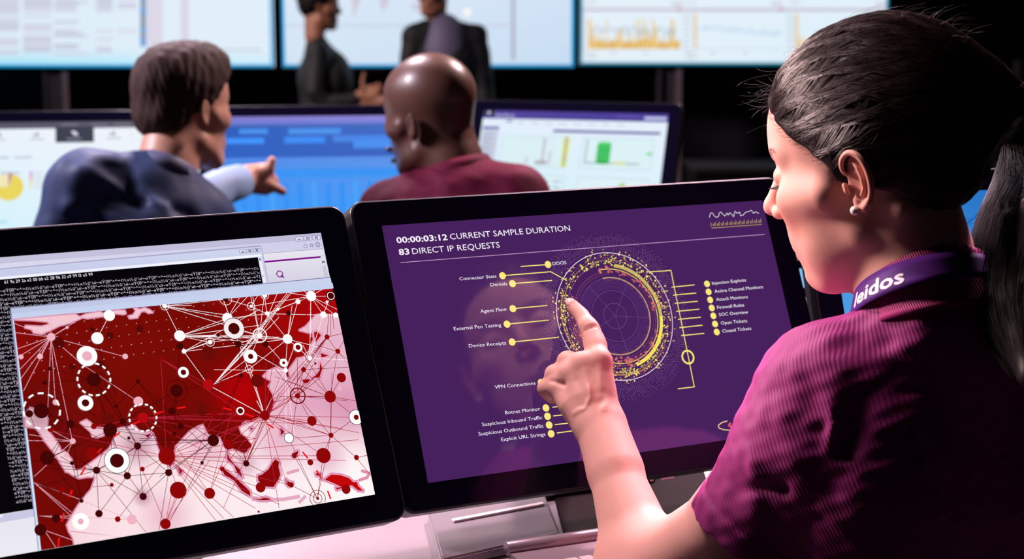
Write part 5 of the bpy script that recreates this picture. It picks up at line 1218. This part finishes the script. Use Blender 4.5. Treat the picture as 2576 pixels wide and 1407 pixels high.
# ear of the near side (and its twin)
def ear(fd, s_):
    E0 = np.array([-.008, s_ * .0765, .004]); ea = np.array([-math.cos(.10), s_ * math.sin(.10), 0]); eb = np.array([-.10, s_ * .10, .99]); eb /= np.linalg.norm(eb)
    eb = eb - ea * (ea @ eb); eb /= np.linalg.norm(eb); en = np.cross(ea, eb) * (-s_)
    if en[1] * s_ < 0: en = -en
    def e(a, b, n=0): return E0 + (ea * a + eb * b + en * n) * .00107
    R_ = np.stack([ea, eb, en], 1)
    fd.ell(e(4, 1, -1), (.0128, .0235, .0035), .003, R=R_)
    hel = [(-4, 4, 1.5), (-8.2, 12, 2), (-6.6, 20, 2.6), (.6, 25, 3.2), (8.4, 22, 4), (13.2, 13, 4.6), (14.6, 1.5, 4.4), (12.6, -10, 3.4), (8, -18, 2.4)]
    hp = [np.array(p, float) for p in hel]; hp = [cr(hp, j / 32) for j in range(33)]; hr = np.interp(np.linspace(0, 8, 33), range(9), [.0016, .0021, .0025, .0028, .0028, .0026, .0024, .0022, .0024])
    fd.chain([e(*p) for p in hp], list(hr), .0014)
    fd.chain([e(8, -18, 2), e(3.5, -22, 1.2), e(-1.5, -21, .6), (e(-3.5, -15, 0))], [.0034, .0042, .0038, .0028], .003)
    fd.chain([e(1, 17, 2), e(6, 12, 3), e(8.4, 3, 3.6), e(7.6, -5, 3.2), e(3.4, -10.6, 2.6)], [.0014, .0022, .0026, .0025, .0022], .0025)
    fd.chain([e(-9.5, -1, 1.6), e(-8, -6, 2.4), e(-4.5, -11.5, 1.4)], [.0026, .0032, .0020], .002)
    fd.groove([e(-1, 2, 1), e(1, -4, 1), e(-2, -7, 1)], .0052, .0052)
    fd.groove([e(-2, 17, 2), e(2, 20.5, 2.5), e(7.5, 17.5, 3.2), e(11, 9, 3.8), e(11.2, -1, 3.6), e(9.5, -9, 3)], .0013, .0016)
    fd.groove([e(-4, 12, 1.5), e(0, 13.5, 1.8)], .003, .0022)
    return e(-4.3, -22.5, 4.4)
V, Q = hd.mesh((-.125, -.092, -.25), (.128, .092, .145), .0019)
V = smooth_mesh(V, Q, 2, .4)
efield = Field(); pearl_p = ear(efield, 1)
Ve, Qe = efield.mesh((-.045, .05, -.035), (.015, .105, .042), .00075); Ve = smooth_mesh(Ve, Qe, 2, .45)
Vf = Ve * [1, -1, 1]
headV = [V, Ve, Vf]; headQ = [Q, Qe, Qe[:, ::-1]]
def skin_col(X, head=True):
    c = np.tile(np.array(lin('#e9b1a2')), (len(X), 1))
    if head:
        def blend(p, r, col, a):
            d = np.linalg.norm((X - np.array(p)) / np.array(r), axis=1); w_ = (a * np.exp(-d ** 2))[:, None]; return c * (1 - w_) + np.array(lin(col)) * w_
        c = blend((.088, 0, -.055), (.010, .018, .0085), '#b8505a', .95)
        c = blend((.065, .045, -.02), (.03, .02, .02), '#e08a80', .45)
        c = blend((.105, 0, -.012), (.015, .015, .012), '#e8908a', .4)
        c = blend((.083, .034, .0405), (.008, .016, .0040), '#4a2a28', .85)
        c = blend((.083, -.034, .0405), (.008, .016, .0040), '#4a2a28', .85)
        c = blend((.086, .034, .0095), (.006, .012, .0022), '#2a1418', .9)
        c = blend((.086, -.034, .0095), (.006, .012, .0022), '#2a1418', .9)
        c = blend((-.01, .08, .0), (.02, .02, .03), '#dc8878', .4)
    return c
colH = [skin_col(V), skin_col(Ve), skin_col(Vf)]

# arm and hand, in room space
def scr(u, v):          # depth of the middle panel's face along a sight line
    Mn = np.array(POSE_MID); r = CM @ np.array([(u - CX) / F, (v - CY) / F, 1.0]); return ((Mn[:3, 3] - C0) @ Mn[:3, 2]) / (r @ Mn[:3, 2])
ds = scr(1436, 766)
def A(u, v, dd): return P(u, v, ds + dd)
ar = Field()
elbow = P(1632, 1452, 1.600); wrist = A(1513, 1082, -.085)
ar.limb(wrist, elbow, lambda t: .0222 + .0040 * t + .0118 * t * t * (3 - 2 * t), .02)
ar.cone(A(1498, 1075, -.085), wrist * .72 + elbow * .28, .0175, .022, .015)
ar.cone(A(1530, 1070, -.083), wrist * .72 + elbow * .28 + np.array([.002, 0, 0]), .0165, .022, .015)
ar.chain([elbow, P(1815, 1345, 1.555), P(1990, 1130, 1.51)], [.0375, .0425, .045], .03)
ar.cone(P(1590, 1430, 1.62), P(1600, 1450, 1.62), .036, .037, .02)
# back of the hand
kn = {'i': A(1507, 908, -.062), 'm': A(1466, 917, -.060), 'r': A(1434, 941, -.057), 'l': A(1404, 974, -.052)}
wl, wr = A(1488, 1070, -.085), A(1526, 1062, -.083)
ar.chain([kn['i'], A(1518, 990, -.074), wr], [.0116, .0132, .0150], .010)
ar.chain([kn['m'], A(1492, 995, -.078), A(1508, 1070, -.086)], [.0116, .0130, .0150], .008)
ar.chain([kn['r'], A(1465, 1000, -.076), wl], [.0110, .0128, .0155], .008)
ar.chain([kn['l'], A(1435, 1020, -.070), A(1484, 1078, -.084)], [.0106, .0128, .0145], .008)
# palm side (towards the screen) and thumb tucked behind
ar.chain([A(1490, 960, -.048), A(1495, 1040, -.060)], [.017, .019], .02)
ar.chain([A(1522, 1050, -.066), A(1516, 985, -.042), A(1488, 945, -.028), A(1452, 938, -.024)], [.0145, .0125, .0098, .0085], .008)
# index finger on the glass
ar.chain([kn['i'], A(1485, 830, -.036), A(1463, 794, -.0195), A(1441, 771, -.0088)], [.0112, .0090, .0083, .0072], .006)
ar.cone(A(1500, 870, -.046), A(1496, 860, -.042), .0097, .0094, .01)
ar.cone(A(1484, 828, -.036), A(1480, 822, -.034), .0093, .0091, .006)
# folded middle, ring and little finger
def curl(k, p1, p2, p3, r, dd):
    ar.chain([k, A(*p1, dd)], [r * 1.04, r], .005)
    ar.chain([A(*p1, dd), A(*p2, dd + .012), A(*p3, dd + .020)], [r * .98, r * .9, r * .82], .004)
curl(kn['m'], (1428, 910), (1436, 952), (1470, 962), .0108, -.046)
curl(kn['r'], (1396, 943), (1404, 985), (1440, 994), .0104, -.045)
curl(kn['l'], (1376, 978), (1390, 1012), (1424, 1018), .0098, -.044)
# knuckles, tendons and folds of the skin
for k_, a_ in (('i', 1), ('m', 1), ('r', .8), ('l', .7)):
    p = kn[k_]; n_ = CM @ np.array([0, -.35, -1.0]); n_ = n_ / np.linalg.norm(n_)
    ar.ell(p + n_ * .0030, (.0088,) * 3, .010)
for a, b in ((kn['i'], wr * .6 + wl * .4), (kn['m'], wr * .45 + wl * .55), (kn['r'], wr * .3 + wl * .7)):
    n_ = CM @ np.array([0, 0, -1.0]); ar.groove([a * .9 + b * .1 + n_ * .013, a * .45 + b * .55 + n_ * .0165], .0028, -.0013)
ar.groove([A(1524, 940, -.086), A(1510, 962, -.092), A(1526, 990, -.093), A(1520, 1030, -.098)], .0032, -.0013)
ar.groove([A(1446, 1040, -.090), A(1470, 1026, -.096), A(1484, 1000, -.094), A(1482, 965, -.088)], .0024, -.0020)
ar.groove([A(1450, 960, -.079), A(1462, 990, -.088), A(1468, 1020, -.094)], .005, .0016)
ar.groove([A(1484, 945, -.083), A(1500, 985, -.09)], .005, .0016)
ar.groove([A(1515, 985, -.092), A(1510, 1010, -.095)], .005, .0020)
for j, (u0, v0, u1, v1) in enumerate(((1470, 831, 1498, 819), (1472, 836, 1500, 825), (1473, 825, 1496, 815), (1451, 797, 1470, 786))):
    ar.groove([A(u0, v0, -.0455 + .01 * (j == 3)), A((u0 + u1) / 2, (v0 + v1) / 2, -.047 + .016 * (j == 3)), A(u1, v1, -.0445 + .01 * (j == 3))], .0013, .0017)
for (u0, v0, u1, v1) in ((1416, 925, 1452, 936), (1388, 960, 1420, 968)):
    ar.groove([A(u0, v0, -.060), A(u1, v1, -.070)], .0024, .0020)
lo = np.minimum(A(1340, 740, -.12), A(1600, 1100, .03)); pts_ = np.array([elbow, wrist, P(1935, 1130, 1.51), A(1441, 771, 0), kn['l'], A(1373, 974, -.04)])
Va, Qa = ar.mesh(pts_.min(0) - .055, pts_.max(0) + .055, .00165)
# keep what the sleeve does not hide
Va = smooth_mesh(Va, Qa, 1, .4)
ca = np.tile(np.array(lin('#e9b1a2')), (len(Va), 1))
def bl(p, r, col, a):
    global ca
    d = np.linalg.norm(Va - np.array(p), axis=1) / r; w_ = (a * np.exp(-d ** 2))[:, None]; ca = ca * (1 - w_) + np.array(lin(col)) * w_
for k_ in 'imrl': bl(kn[k_], .010, '#e09a88', .25)
bl(A(1484, 826, -.045), .009, '#cf7c74', .4); bl(A(1441, 771, -.012), .008, '#eb9a94', .4)
bl(P(1558, 1226, 1.64), .0012, '#7a4034', .8); bl(P(1700, 1290, 1.55), .0012, '#8a5044', .4)
# torso under the shirt ties head and arm together
def join(VL, QL, CL):
    off = 0; V = []; Q_ = []; C = []
    for a, b, c in zip(VL, QL, CL): V.append(a); Q_.append(b + off); C.append(c); off += len(a)
    return np.concatenate(V), np.concatenate(Q_), np.concatenate(C)
VV, QQ, CC = join([h2w(v) for v in headV] + [Va], headQ + [Qa], colH + [ca])
body = mesh_np('body', VV, QQ, M_skin, woman, col=CC)

# index nail
nail_c = A(1437.5, 765, -.0158)
nf = Field(); tip = A(1441, 771, -.0088); dip = A(1463, 794, -.0195); ax_ = (tip - dip) / np.linalg.norm(tip - dip)
nrm_ = CM @ np.array([-.15, -.45, -1.0]); nrm_ = nrm_ - ax_ * (nrm_ @ ax_); nrm_ /= np.linalg.norm(nrm_); sd = np.cross(ax_, nrm_)
nf.ell(tip + ax_ * .0020 + nrm_ * .0046, (.0070, .0052, .0031), 0, R=np.stack([ax_, sd, nrm_], 1))
Vn, Qn = nf.mesh(tip - .014, tip + .014, .0005)
tt = (Vn - tip) @ ax_; cn = np.where(tt[:, None] > .0072, np.array(lin('#fbeef0')), np.array(lin('#f6c4bc')))
mesh_np('fingernail', Vn, Qn, mat('nail', '#f0b8b4', .35, spec=.4, attr=True), woman, col=cn)
# pearl earring
bm = bmesh.new(); bmesh.ops.create_uvsphere(bm, u_segments=24, v_segments=16, radius=.0042); me = bpy.data.meshes.new('earring'); bm.to_mesh(me); bm.free()
pe = link('earring', me, M_pearl, None, True); pe.location = h2w(pearl_p); bpy.context.view_layer.update(); pe.parent = woman; pe.matrix_parent_inverse = woman.matrix_world.inverted()
pe['label'] = 'round pearl stud earring'

# ---------------------------------------- polo shirt
sh = Field()
LS = P(2085, 990, 1.505); NBw = P(2350, 815, 1.50); NBl = P(2360, 878, 1.505); RS = NBl + (NBl - LS) * np.array([1.05, 1.6, .0]) + np.array([.02, .10, -.04])
Tf = np.array([-.42, .90, 0]); Tl = np.array([-.90, -.42, 0]); up = np.array([0, 0, 1.0])
sh.cone(LS, P(2003, 1130, 1.505), .0575, .0555, .03)
sh.chain([P(2003, 1130, 1.505), P(1896, 1305, 1.532), P(1860, 1365, 1.545)], [.0555, .0545, .0545], .02)
sh.cone(LS, RS, .055, .055, .04)
sh.cone(LS * .7 + NBl * .3, NBl, .050, .058, .04)
sh.cone(RS * .7 + NBl * .3, NBl, .050, .058, .04)
sh.cone(NBl, NBw + up * .0, .056, .062, .03)
midc = (LS + RS) / 2
sh.ell(midc - up * .16 + Tf * .01, (.175, .115, .20), .06, R=np.stack([Tl, Tf, up], 1))
sh.ell(midc - up * .36 + Tf * .0, (.165, .115, .22), .06, R=np.stack([Tl, Tf, up], 1))
for s_ in (1, -1):
    sh.ell(midc - up * .10 - Tf * .06 + Tl * s_ * .09, (.075, .055, .10), .05, R=np.stack([Tl, Tf, up], 1))
    sh.ell(midc - up * .14 + Tf * .10 + Tl * s_ * .075, (.055, .055, .06), .05, R=np.stack([Tl, Tf, up], 1))
# folds
def G(pts, sig, amp): sh.groove([P(*p) for p in pts], sig, amp * 1.5)
G([(1800, 1190, 1.475), (1870, 1120, 1.455), (1905, 1010, 1.44), (1960, 930, 1.435)], .006, -.004)
G([(1840, 1230, 1.475), (1960, 1225, 1.455), (2070, 1240, 1.46)], .006, .003)
G([(1790, 1225, 1.48), (1850, 1120, 1.455), (1880, 1040, 1.45)], .004, .002)
G([(1895, 1010, 1.44), (1935, 1000, 1.44), (1985, 980, 1.43)], .007, .004)
G([(2030, 860, 1.44), (2070, 920, 1.43), (2100, 1010, 1.43), (2120, 1110, 1.44)], .0035, .0026)
G([(2080, 930, 1.425), (2110, 1020, 1.425), (2095, 1130, 1.44)], .008, -.004)
G([(2130, 860, 1.44), (2230, 900, 1.42), (2300, 930, 1.41)], .012, .005)
G([(2160, 1000, 1.42), (2130, 1120, 1.43)], .012, .005)
G([(1900, 1130, 1.45), (1990, 1080, 1.44), (2040, 1010, 1.435)], .010, .004)
G([(1870, 1180, 1.455), (1900, 1290, 1.47)], .012, -.003)
hem_p = P(1876, 1338, 1.538); hem_a = (P(1876, 1338, 1.54) - P(2003, 1130, 1.505)); hem_a /= np.linalg.norm(hem_a)
sh.plane(hem_p, hem_a, .003)
sh.cone(hem_p + hem_a * .03, hem_p - hem_a * .03, .0505, .0475, .003, mode='s')     # open cuff
# stitched line above the hem
def hemring(X):
    t = (X - (hem_p - hem_a * .024)) @ hem_a; q = np.linalg.norm(X - hem_p - hem_a * ((X - hem_p) @ hem_a)[..., None], axis=-1)
    return np.where(q < .09, .0016 * np.exp(-(t / .0014) ** 2), 0)
sh.warp(hemring)
def hemstep(X):
    t = (X - (hem_p - hem_a * .024)) @ hem_a; q = np.linalg.norm(X - hem_p - hem_a * ((X - hem_p) @ hem_a)[..., None], axis=-1)
    return np.where((q < .09) & (q > .0505), -.0016 / (1 + np.exp(-np.clip(t / .0006, -30, 30))), 0)
sh.warp(hemstep)
sh.warp(lambda X: .0012 * vnoise(X, 22, 3) + .0007 * vnoise(X, 60, 4))
lo = np.array([min(P(1700, 1407, 1.5)[0], .1), 1.25, .42]); hi = np.array([max(RS[0], midc[0]) + .11, 1.83, NBw[2] + .085])
# leave the neck opening free
sh.plane(NBw + up * .028, P(2300, 640, 1.515) - NBw, .004)
sh.cone(NBw - up * .03, P(2300, 640, 1.515), .0560, .0560, .004, mode='s')
Vs, Qs = sh.mesh(lo, hi, .0027)
Vs = smooth_mesh(Vs, Qs, 2, .45)
polo = mesh_np('polo_shirt', Vs, Qs, M_polo, woman)

# collar and lanyard, swept around the neck
na = P(2318, 650, 1.515); nb_ = NBw; nax = (na - nb_) / np.linalg.norm(na - nb_)
e1 = CM @ np.array([-1, 0, -.25]); e1 = e1 - nax * (e1 @ nax); e1 /= np.linalg.norm(e1)       # towards the left of the picture
e2 = np.cross(nax, e1); e2 = e2 * np.sign(-(CM @ np.array([0, 0, 1.0])) @ e2)                   # towards the camera
def neck_pt(ph, h, r):      # ph 0 = left of picture, 90 = towards camera
    a = math.radians(ph); return nb_ + nax * h + (e1 * math.cos(a) + e2 * math.sin(a)) * r
def collar_prof(ph, t):
    # t 0..1 inside rising to the fold, 1..2 falling outside
    f = math.cos(math.radians(ph - 70)); top = .050 + .010 * f
    low_in, low_out = -.015, .000
    if t <= 1: return neck_pt(ph, low_in + (top - low_in) * t, .0555 - .002 * t)
    u = t - 1; return neck_pt(ph, top + (low_out - top) * u + .0035 * math.sin(math.pi * min(1, u * 3)) * (u < .33), .0540 + .0045 * min(1, u * 5) + .013 * u ** 1.5)
phs = list(range(-110, 251, 5)); ts = [i / 12 for i in range(25)]
V = [collar_prof(p_, t) for p_ in phs for t in ts]; nt_ = len(ts)
Fc = [[i * nt_ + j, i * nt_ + j + 1, (i + 1) * nt_ + j + 1, (i + 1) * nt_ + j] for i in range(len(phs) - 1) for j in range(nt_ - 1)]
col_ = mesh_np('collar', [tuple(v) for v in V], Fc, mat('collar_rib', '#9a2069', .6, spec=.3, sheen=.35, weave=(150, (0, .6, .3), .6, .0008)), woman)
md = col_.modifiers.new('s', 'SOLIDIFY'); md.thickness = .0018; md.offset = 0

def band_pt(ph, s_, out=0.0):       # s_ 0 lower .. 1 upper edge of the ribbon
    h0 = .012 + .011 * math.cos(math.radians(ph - 70)); h = h0 + .026 * s_
    return neck_pt(ph, h, .0735 - .010 * s_ + out)
lan = empty('lanyard', P(2300, 760, 1.45), 'purple neck ribbon printed with white lettering, worn over the magenta collar', 'lanyard')
phs = list(range(-70, 251, 4))
V = [band_pt(p_, j / 4, .0015) for p_ in phs for j in range(5)]
Fc = [[i * 5 + j, i * 5 + j + 1, (i + 1) * 5 + j + 1, (i + 1) * 5 + j] for i in range(len(phs) - 1) for j in range(4)]
bnd = mesh_np('ribbon', [tuple(v) for v in V], Fc, M_band, lan)
md = bnd.modifiers.new('s', 'SOLIDIFY'); md.thickness = .0008; md.offset = 0
TV, TF = text_geo('leidos'); x0, x1 = TV[:, 0].min(), TV[:, 0].max()
LV = []; LF = []
for ox, oy in ((0, 0), (.026, 0), (-.026, 0), (0, .026), (0, -.026)):
    b = len(LV)
    for x, y in TV:
        t = (x + ox - x0) / (x1 - x0); LV.append(tuple(band_pt(LPH0 + (LPH1 - LPH0) * t, .22 + (y + oy) * .72, .0024 + .0001 * (ox > 0)))) if False else LV.append(tuple(band_pt(-2 + 48 * t, .22 + (y + oy) * .72, .0024)))
    LF += [[b + i for i in f] for f in TF]
mesh_np('lettering', LV, LF, M_white, lan, smooth=False)

# ---------------------------------------- hair
hc = Field()
hc.ell((-.012, 0, .056), (.106, .080, .091), 0)
hc.ell((-.028, 0, .046), (.082, .075, .072), .02)
hc.cone((-.080, 0, .052), (-.106, -.003, .050), .040, .022, .04)
TIE = np.array([-.126, -.006, .046])
hc.cone((-.098, 0, .050), TIE, .026, .013, .03)
hc.ell((-.040, 0, -.002), (.050, .060, .038), .03)
hc.ell((.012, .056, .012), (.022, .018, .022), .02); hc.ell((.012, -.056, .012), (.022, .018, .022), .02)
# the face side stays free: cut along the hairline
def hairline(X):
    x, y, z = X[..., 0], np.abs(X[..., 1]), X[..., 2]
    # limit of x as a function of height: forehead, temple, sideburn, ear, nape
    lim = np.interp(z, [-.06, -.035, -.012, .006, .020, .035, .050, .070, .086, .100, .15], [-.075, -.055, -.036, .012, .016, .030, .050, .070, .086, .100, .2])
    lim = lim - .10 * np.clip(.03 - y, 0, .03) * 0
    return (x - lim) * .8
hc._add(lambda X: -hairline(X), [-9] * 3, [9] * 3, .004, 's')
hc.ell((-.006, .088, .000), (.020, .022, .030), .004, mode='s')
hc.warp(lambda X: .0010 * vnoise(X * np.array([.3, 1, 1]), 60, 9))
Vh, Qh = hc.mesh((-.165, -.098, -.06), (.115, .098, .16), .0024)
Vh = smooth_mesh(Vh, Qh, 2, .5)
bvh = BVHTree.FromPolygons([tuple(v) for v in Vh], Qh.tolist())
cap = mesh_np('hair', h2w(Vh), Qh, M_hair, woman)

class Strands:
    def __init__(s): s.V = []; s.F = []
    def add(s, pts, r0, r1, flat=.6):
        n = len(pts); pts = np.asarray(pts); b = len(s.V); T = np.gradient(pts, axis=0); T /= np.linalg.norm(T, axis=1)[:, None] + 1e-12
        ref = np.array([.3, .5, .8]); N = np.cross(T, ref); N /= np.linalg.norm(N, axis=1)[:, None] + 1e-12; B = np.cross(T, N)
        for i in range(n):
            r = r0 + (r1 - r0) * (i / (n - 1)) ** 2
            for k in range(3):
                a = 2.094 * k; s.V.append(tuple(pts[i] + (N[i] * math.cos(a) + B[i] * math.sin(a)) * r))
        for i in range(n - 1):
            for k in range(3): s.F.append([b + i * 3 + k, b + i * 3 + (k + 1) % 3, b + i * 3 + 3 + (k + 1) % 3, b + i * 3 + 3 + k])
rng = random.Random(11)
def strand_mat(name, col, rough=.28):
    m = mat(name, col, rough, spec=.6); return m
st = Strands()
def on_cap(p, lift):
    loc, nrm, idx, d = bvh.find_nearest(Vector(p))
    n = Vector(p) - loc
    return np.array(loc + nrm * lift) if nrm is not None else np.array(p)
C_ = np.array([-.02, 0, .04])
def slerp_path(a, b, n, bulge):
    """path over the skull from a to b"""
    va, vb = a - C_, b - C_; ra, rb = np.linalg.norm(va), np.linalg.norm(vb); ua, ub = va / ra, vb / rb
    w_ = math.acos(max(-1, min(1, ua @ ub))); out = []
    for i in range(n):
        t = i / (n - 1); u = (math.sin((1 - t) * w_) * ua + math.sin(t * w_) * ub) / max(math.sin(w_), 1e-6)
        out.append(C_ + u * (.125))
    return out
for i in range(4600):
    # root on the hairline or a little behind it, swept to the tie
    z = rng.choice([rng.uniform(-.005, .10), rng.uniform(.03, .14)])
    side = 1 if rng.random() < .88 else -1
    x = float(np.interp(z, [-.012, .006, .020, .035, .050, .070, .086, .100, .14], [-.030, .012, .016, .030, .050, .070, .086, .088, .03]))
    back = rng.random() ** 1.6 * .09
    x -= back
    if z < .036 and x < .012: continue
    s2 = max(0.0, 1 - ((x + .012) / .107) ** 2 - ((z - .056) / .092) ** 2); y = side * .081 * math.sqrt(s2)
    root = np.array([x, y, z]) + np.array([rng.gauss(0, .002), rng.gauss(0, .003), rng.gauss(0, .002)])
    path = slerp_path(root, TIE + np.array([rng.gauss(0, .004), rng.gauss(0, .006), rng.gauss(0, .007)]), 15, 0)
    lift = rng.uniform(-.0004, .0016); wob = rng.uniform(0, 6.28); wa = rng.uniform(0, .0018)
    pts = []; A_ = .042 * min(1, max(0, (.062 - root[2]) / .05)) * max(0, min(1, (root[0] + .03) / .04))
    for j, p in enumerate(path):
        p = p + np.array([0, 0, A_ * math.sin(math.pi * (j / 14) ** .75)])
        lf = lift + wa * math.sin(wob + j * .9) * .4
        if j == 0: lf -= .0012
        pts.append(on_cap(p + np.array([0, 0, wa * 1.5 * math.sin(wob + j * .7)]), lf))
    st.add(h2w(np.array(pts)), rng.uniform(.00011, .00022), .00014)
for i in range(300):    # fine short hairs that soften the hairline
    z = rng.uniform(-.004, .098); x = float(np.interp(z, [-.012, .006, .020, .035, .050, .070, .086, .100, .14], [-.030, .012, .016, .030, .050, .070, .086, .088, .03])) + rng.uniform(-.003, .0075)
    s2 = max(0.0, 1 - ((x + .012) / .107) ** 2 - ((z - .056) / .092) ** 2); y = .080 * math.sqrt(s2); p0 = np.array([x, y, z]); tg = TIE - p0 + np.array([0, 0, rng.uniform(-.05, .07)]); tg /= np.linalg.norm(tg); L = rng.uniform(.012, .026)
    pts = [on_cap(p0 + tg * L * t + np.array([0, .004, rng.gauss(0, .0004)]), .0005 + .0008 * t) if (p0 + tg * L * t)[0] < x - .012 else p0 + tg * L * t + np.array([0, .0022 - .02 * t * t * L, .0]) for t in np.linspace(0, 1, 7)]
    st.add(h2w(np.array(pts)), .00008, .00008)
# fine loose hairs at the forehead and crown
for i in range(42):
    a = rng.uniform(-.3, 1.0); x = .082 + rng.gauss(0, .004); z = .092 + rng.gauss(0, .010); y = rng.uniform(-.01, .04)
    p0 = np.array([x, y, z]); d = np.array([rng.uniform(.2, 1), rng.uniform(-.4, .5), rng.uniform(-.9, .6)]); d /= np.linalg.norm(d); L = rng.uniform(.008, .022)
    c_ = np.array([rng.gauss(0, 1), rng.gauss(0, 1), rng.gauss(0, 1)]) * .006
    st.add(h2w(np.array([p0 + d * L * t + c_ * t * t - np.array([0.02, 0, 0]) * (1 - t) ** 2 for t in np.linspace(0, 1, 8)])), .00006, .00004)
for i in range(90):
    th_ = rng.uniform(.2, 2.6); p0 = np.array([-.012 + .106 * math.cos(th_), rng.uniform(-.03, .04), .056 + .091 * math.sin(th_)]); d = np.array([-math.sin(th_) * 1 + rng.gauss(0, .3), rng.gauss(0, .4), rng.uniform(0, .8)]); d /= np.linalg.norm(d)
    c_ = np.array([-.01, rng.gauss(0, .006), -.006]); L = rng.uniform(.008, .022)
    st.add(h2w(np.array([p0 + d * L * t + c_ * t * t for t in np.linspace(0, 1, 8)])), .00009, .00004)
for i in range(40):     # wisps at the temple and before the ear
    p0 = np.array([.022 + rng.gauss(0, .006), .066 + rng.gauss(0, .001), .016 + rng.gauss(0, .006)]); d = np.array([rng.uniform(-.2, .5), .05, -1.0]); L = rng.uniform(.006, .018)
    st.add(h2w(np.array([p0 + d * L * t + np.array([-.006, .002, 0]) * t * t for t in np.linspace(0, 1, 7)])), .00010, .00004)
mesh_np('hair_strands', st.V, st.F, strand_mat('hair_strand', '#2e1a1a', .36), cap)

# ponytail
tl = Strands(); tie_w = h2w(TIE)
pt_path = [tie_w, P(2545, 328, 1.62), P(2592, 372, 1.61), P(2592, 480, 1.57), P(2566, 610, 1.50), P(2562, 770, 1.44), P(2602, 940, 1.40)]
pr_ = [.012, .017, .026, .034, .040, .036, .018]
pf = Field(); pf.chain(pt_path, [r * .86 for r in pr_], .02); pf.warp(lambda X: .0014 * vnoise(X, 40, 6))
a_ = np.array(pt_path); Vp, Qp = pf.mesh(a_.min(0) - .06, a_.max(0) + .06, .004); Vp = smooth_mesh(Vp, Qp, 2)
tail = mesh_np('ponytail', Vp, Qp, M_hair, woman)
for i in range(1100):
    a = rng.uniform(0, 6.28); k = rng.uniform(.75, 1.08); tw = rng.uniform(-.6, .6); te = rng.uniform(.8, 1.0)
    d1 = np.array([math.cos(a), 0, 0]); pts = []
    for j in range(18):
        t = te * j / 17; c_ = cr(pt_path, t); r = float(np.interp(t * (len(pr_) - 1), range(len(pr_)), pr_)) * k
        T = cr(pt_path, t + .02) - cr(pt_path, t - .02 if t > .02 else 0); T /= np.linalg.norm(T) + 1e-9
        n1 = np.cross(T, np.array([.2, 1, .1])); n1 /= np.linalg.norm(n1); n2 = np.cross(T, n1); aa = a + tw * t
        pts.append(c_ + (n1 * math.cos(aa) + n2 * math.sin(aa)) * r)
    tl.add(np.array(pts), .00030, .00012)
mesh_np('tail_strands', tl.V, tl.F, mat('tail_strand', '#0e090b', .6, spec=.2), tail)
# hair band
V, Fc = tube_data([h2w(TIE + np.array([.003, 0, .002])), h2w(TIE + np.array([-.008, 0, -.001]))], [.0155, .0150], 20)
mesh_np('hair_band', [tuple(v) for v in V], Fc, mat('black_elastic', '#120c12', .8, bump=(700, .4, .001)), woman)
# eyelashes and brow hairs
for s_ in (1, -1):
    la = Strands()
    for i in range(46):
        t = i / 45; y = s_ * (.020 + .024 * t); p0 = np.array([.0885 - .0095 * t ** 2.0, y, .0085 + .002 * math.sin(math.pi * t)])
        d = np.array([.9, s_ * (.1 + .5 * t), -.75 + .1 * rng.random()]); L = .0045 + .002 * math.sin(3.1 * t)
        la.add(h2w(np.array([p0 + d * L * u + np.array([.002, 0, .003]) * u * u for u in np.linspace(0, 1, 6)])), .00012, .00003)
    mesh_np('eyelashes', la.V, la.F, M_hair, woman); la = Strands()
    for i in range(90):
        t = rng.random(); y = s_ * (.014 + .036 * t); z = .0395 + .0045 * math.sin(2.4 * t) + rng.gauss(0, .0010); x = .0895 - .0165 * t ** 1.7
        d = np.array([-.25 * t, s_ * .9, .25 - .4 * t]); p0 = np.array([x, y, z])
        la.add(h2w(np.array([p0 + d * .006 * u + np.array([.0006, 0, 0]) for u in np.linspace(0, 1, 4)])), .00014, .00005)
    mesh_np('eyebrow', la.V, la.F, M_hair, woman)


legs(woman, midc - up * .56, midc - up * .56 + Tf * .40, np.array([*(midc + Tf * .42)[:2], .05]), Tl)
# chair behind her
chr_ = empty('office_chair', P(2480, 1407, 1.28) * np.array([1, 1, 0]), 'dark padded office chair behind the woman, at the lower right corner', 'chair')
M_seat = mat('chair_fabric', '#2a2130', .8, bump=(500, .3, .001))
cb = midc - Tf * .245; Mch = Matrix(((Tl[0], Tf[0], 0, cb[0]), (Tl[1], Tf[1], 0, cb[1]), (0, 0, 1, 0), (0, 0, 0, 1)))
box('backrest', (-.21, -.03, .50), (.21, .03, .80), M_seat, chr_, Mch, bev=.028, seg=4)
box('seat', (-.24, .06, .31), (.24, .50, .38), M_seat, chr_, Mch, bev=.025, seg=3)
box('back_bar', (-.03, -.045, .30), (.03, -.031, .60), M_black, chr_, Mch, bev=.004)
V, Fc = tube_data([Mch @ Vector((0, .28, .06)), Mch @ Vector((0, .28, .31))], .025, 16); mesh_np('column', [tuple(v) for v in V], Fc, M_alu, chr_)
for k in range(5):
    a = k * 1.2566; V, Fc = tube_data([Mch @ Vector((0, .28, .09)), Mch @ Vector((.29 * math.cos(a), .28 + .29 * math.sin(a), .06))], [.022, .014], 10)
    lg = mesh_np('leg', [tuple(v) for v in V], Fc, M_black, chr_)
    V, Fc = tube_data([Mch @ Vector((.29 * math.cos(a) - .01, .28 + .29 * math.sin(a), .03)), Mch @ Vector((.29 * math.cos(a) + .01, .28 + .29 * math.sin(a), .03))], .028, 14)
    mesh_np('castor', [tuple(v) for v in V], Fc, M_black, lg)
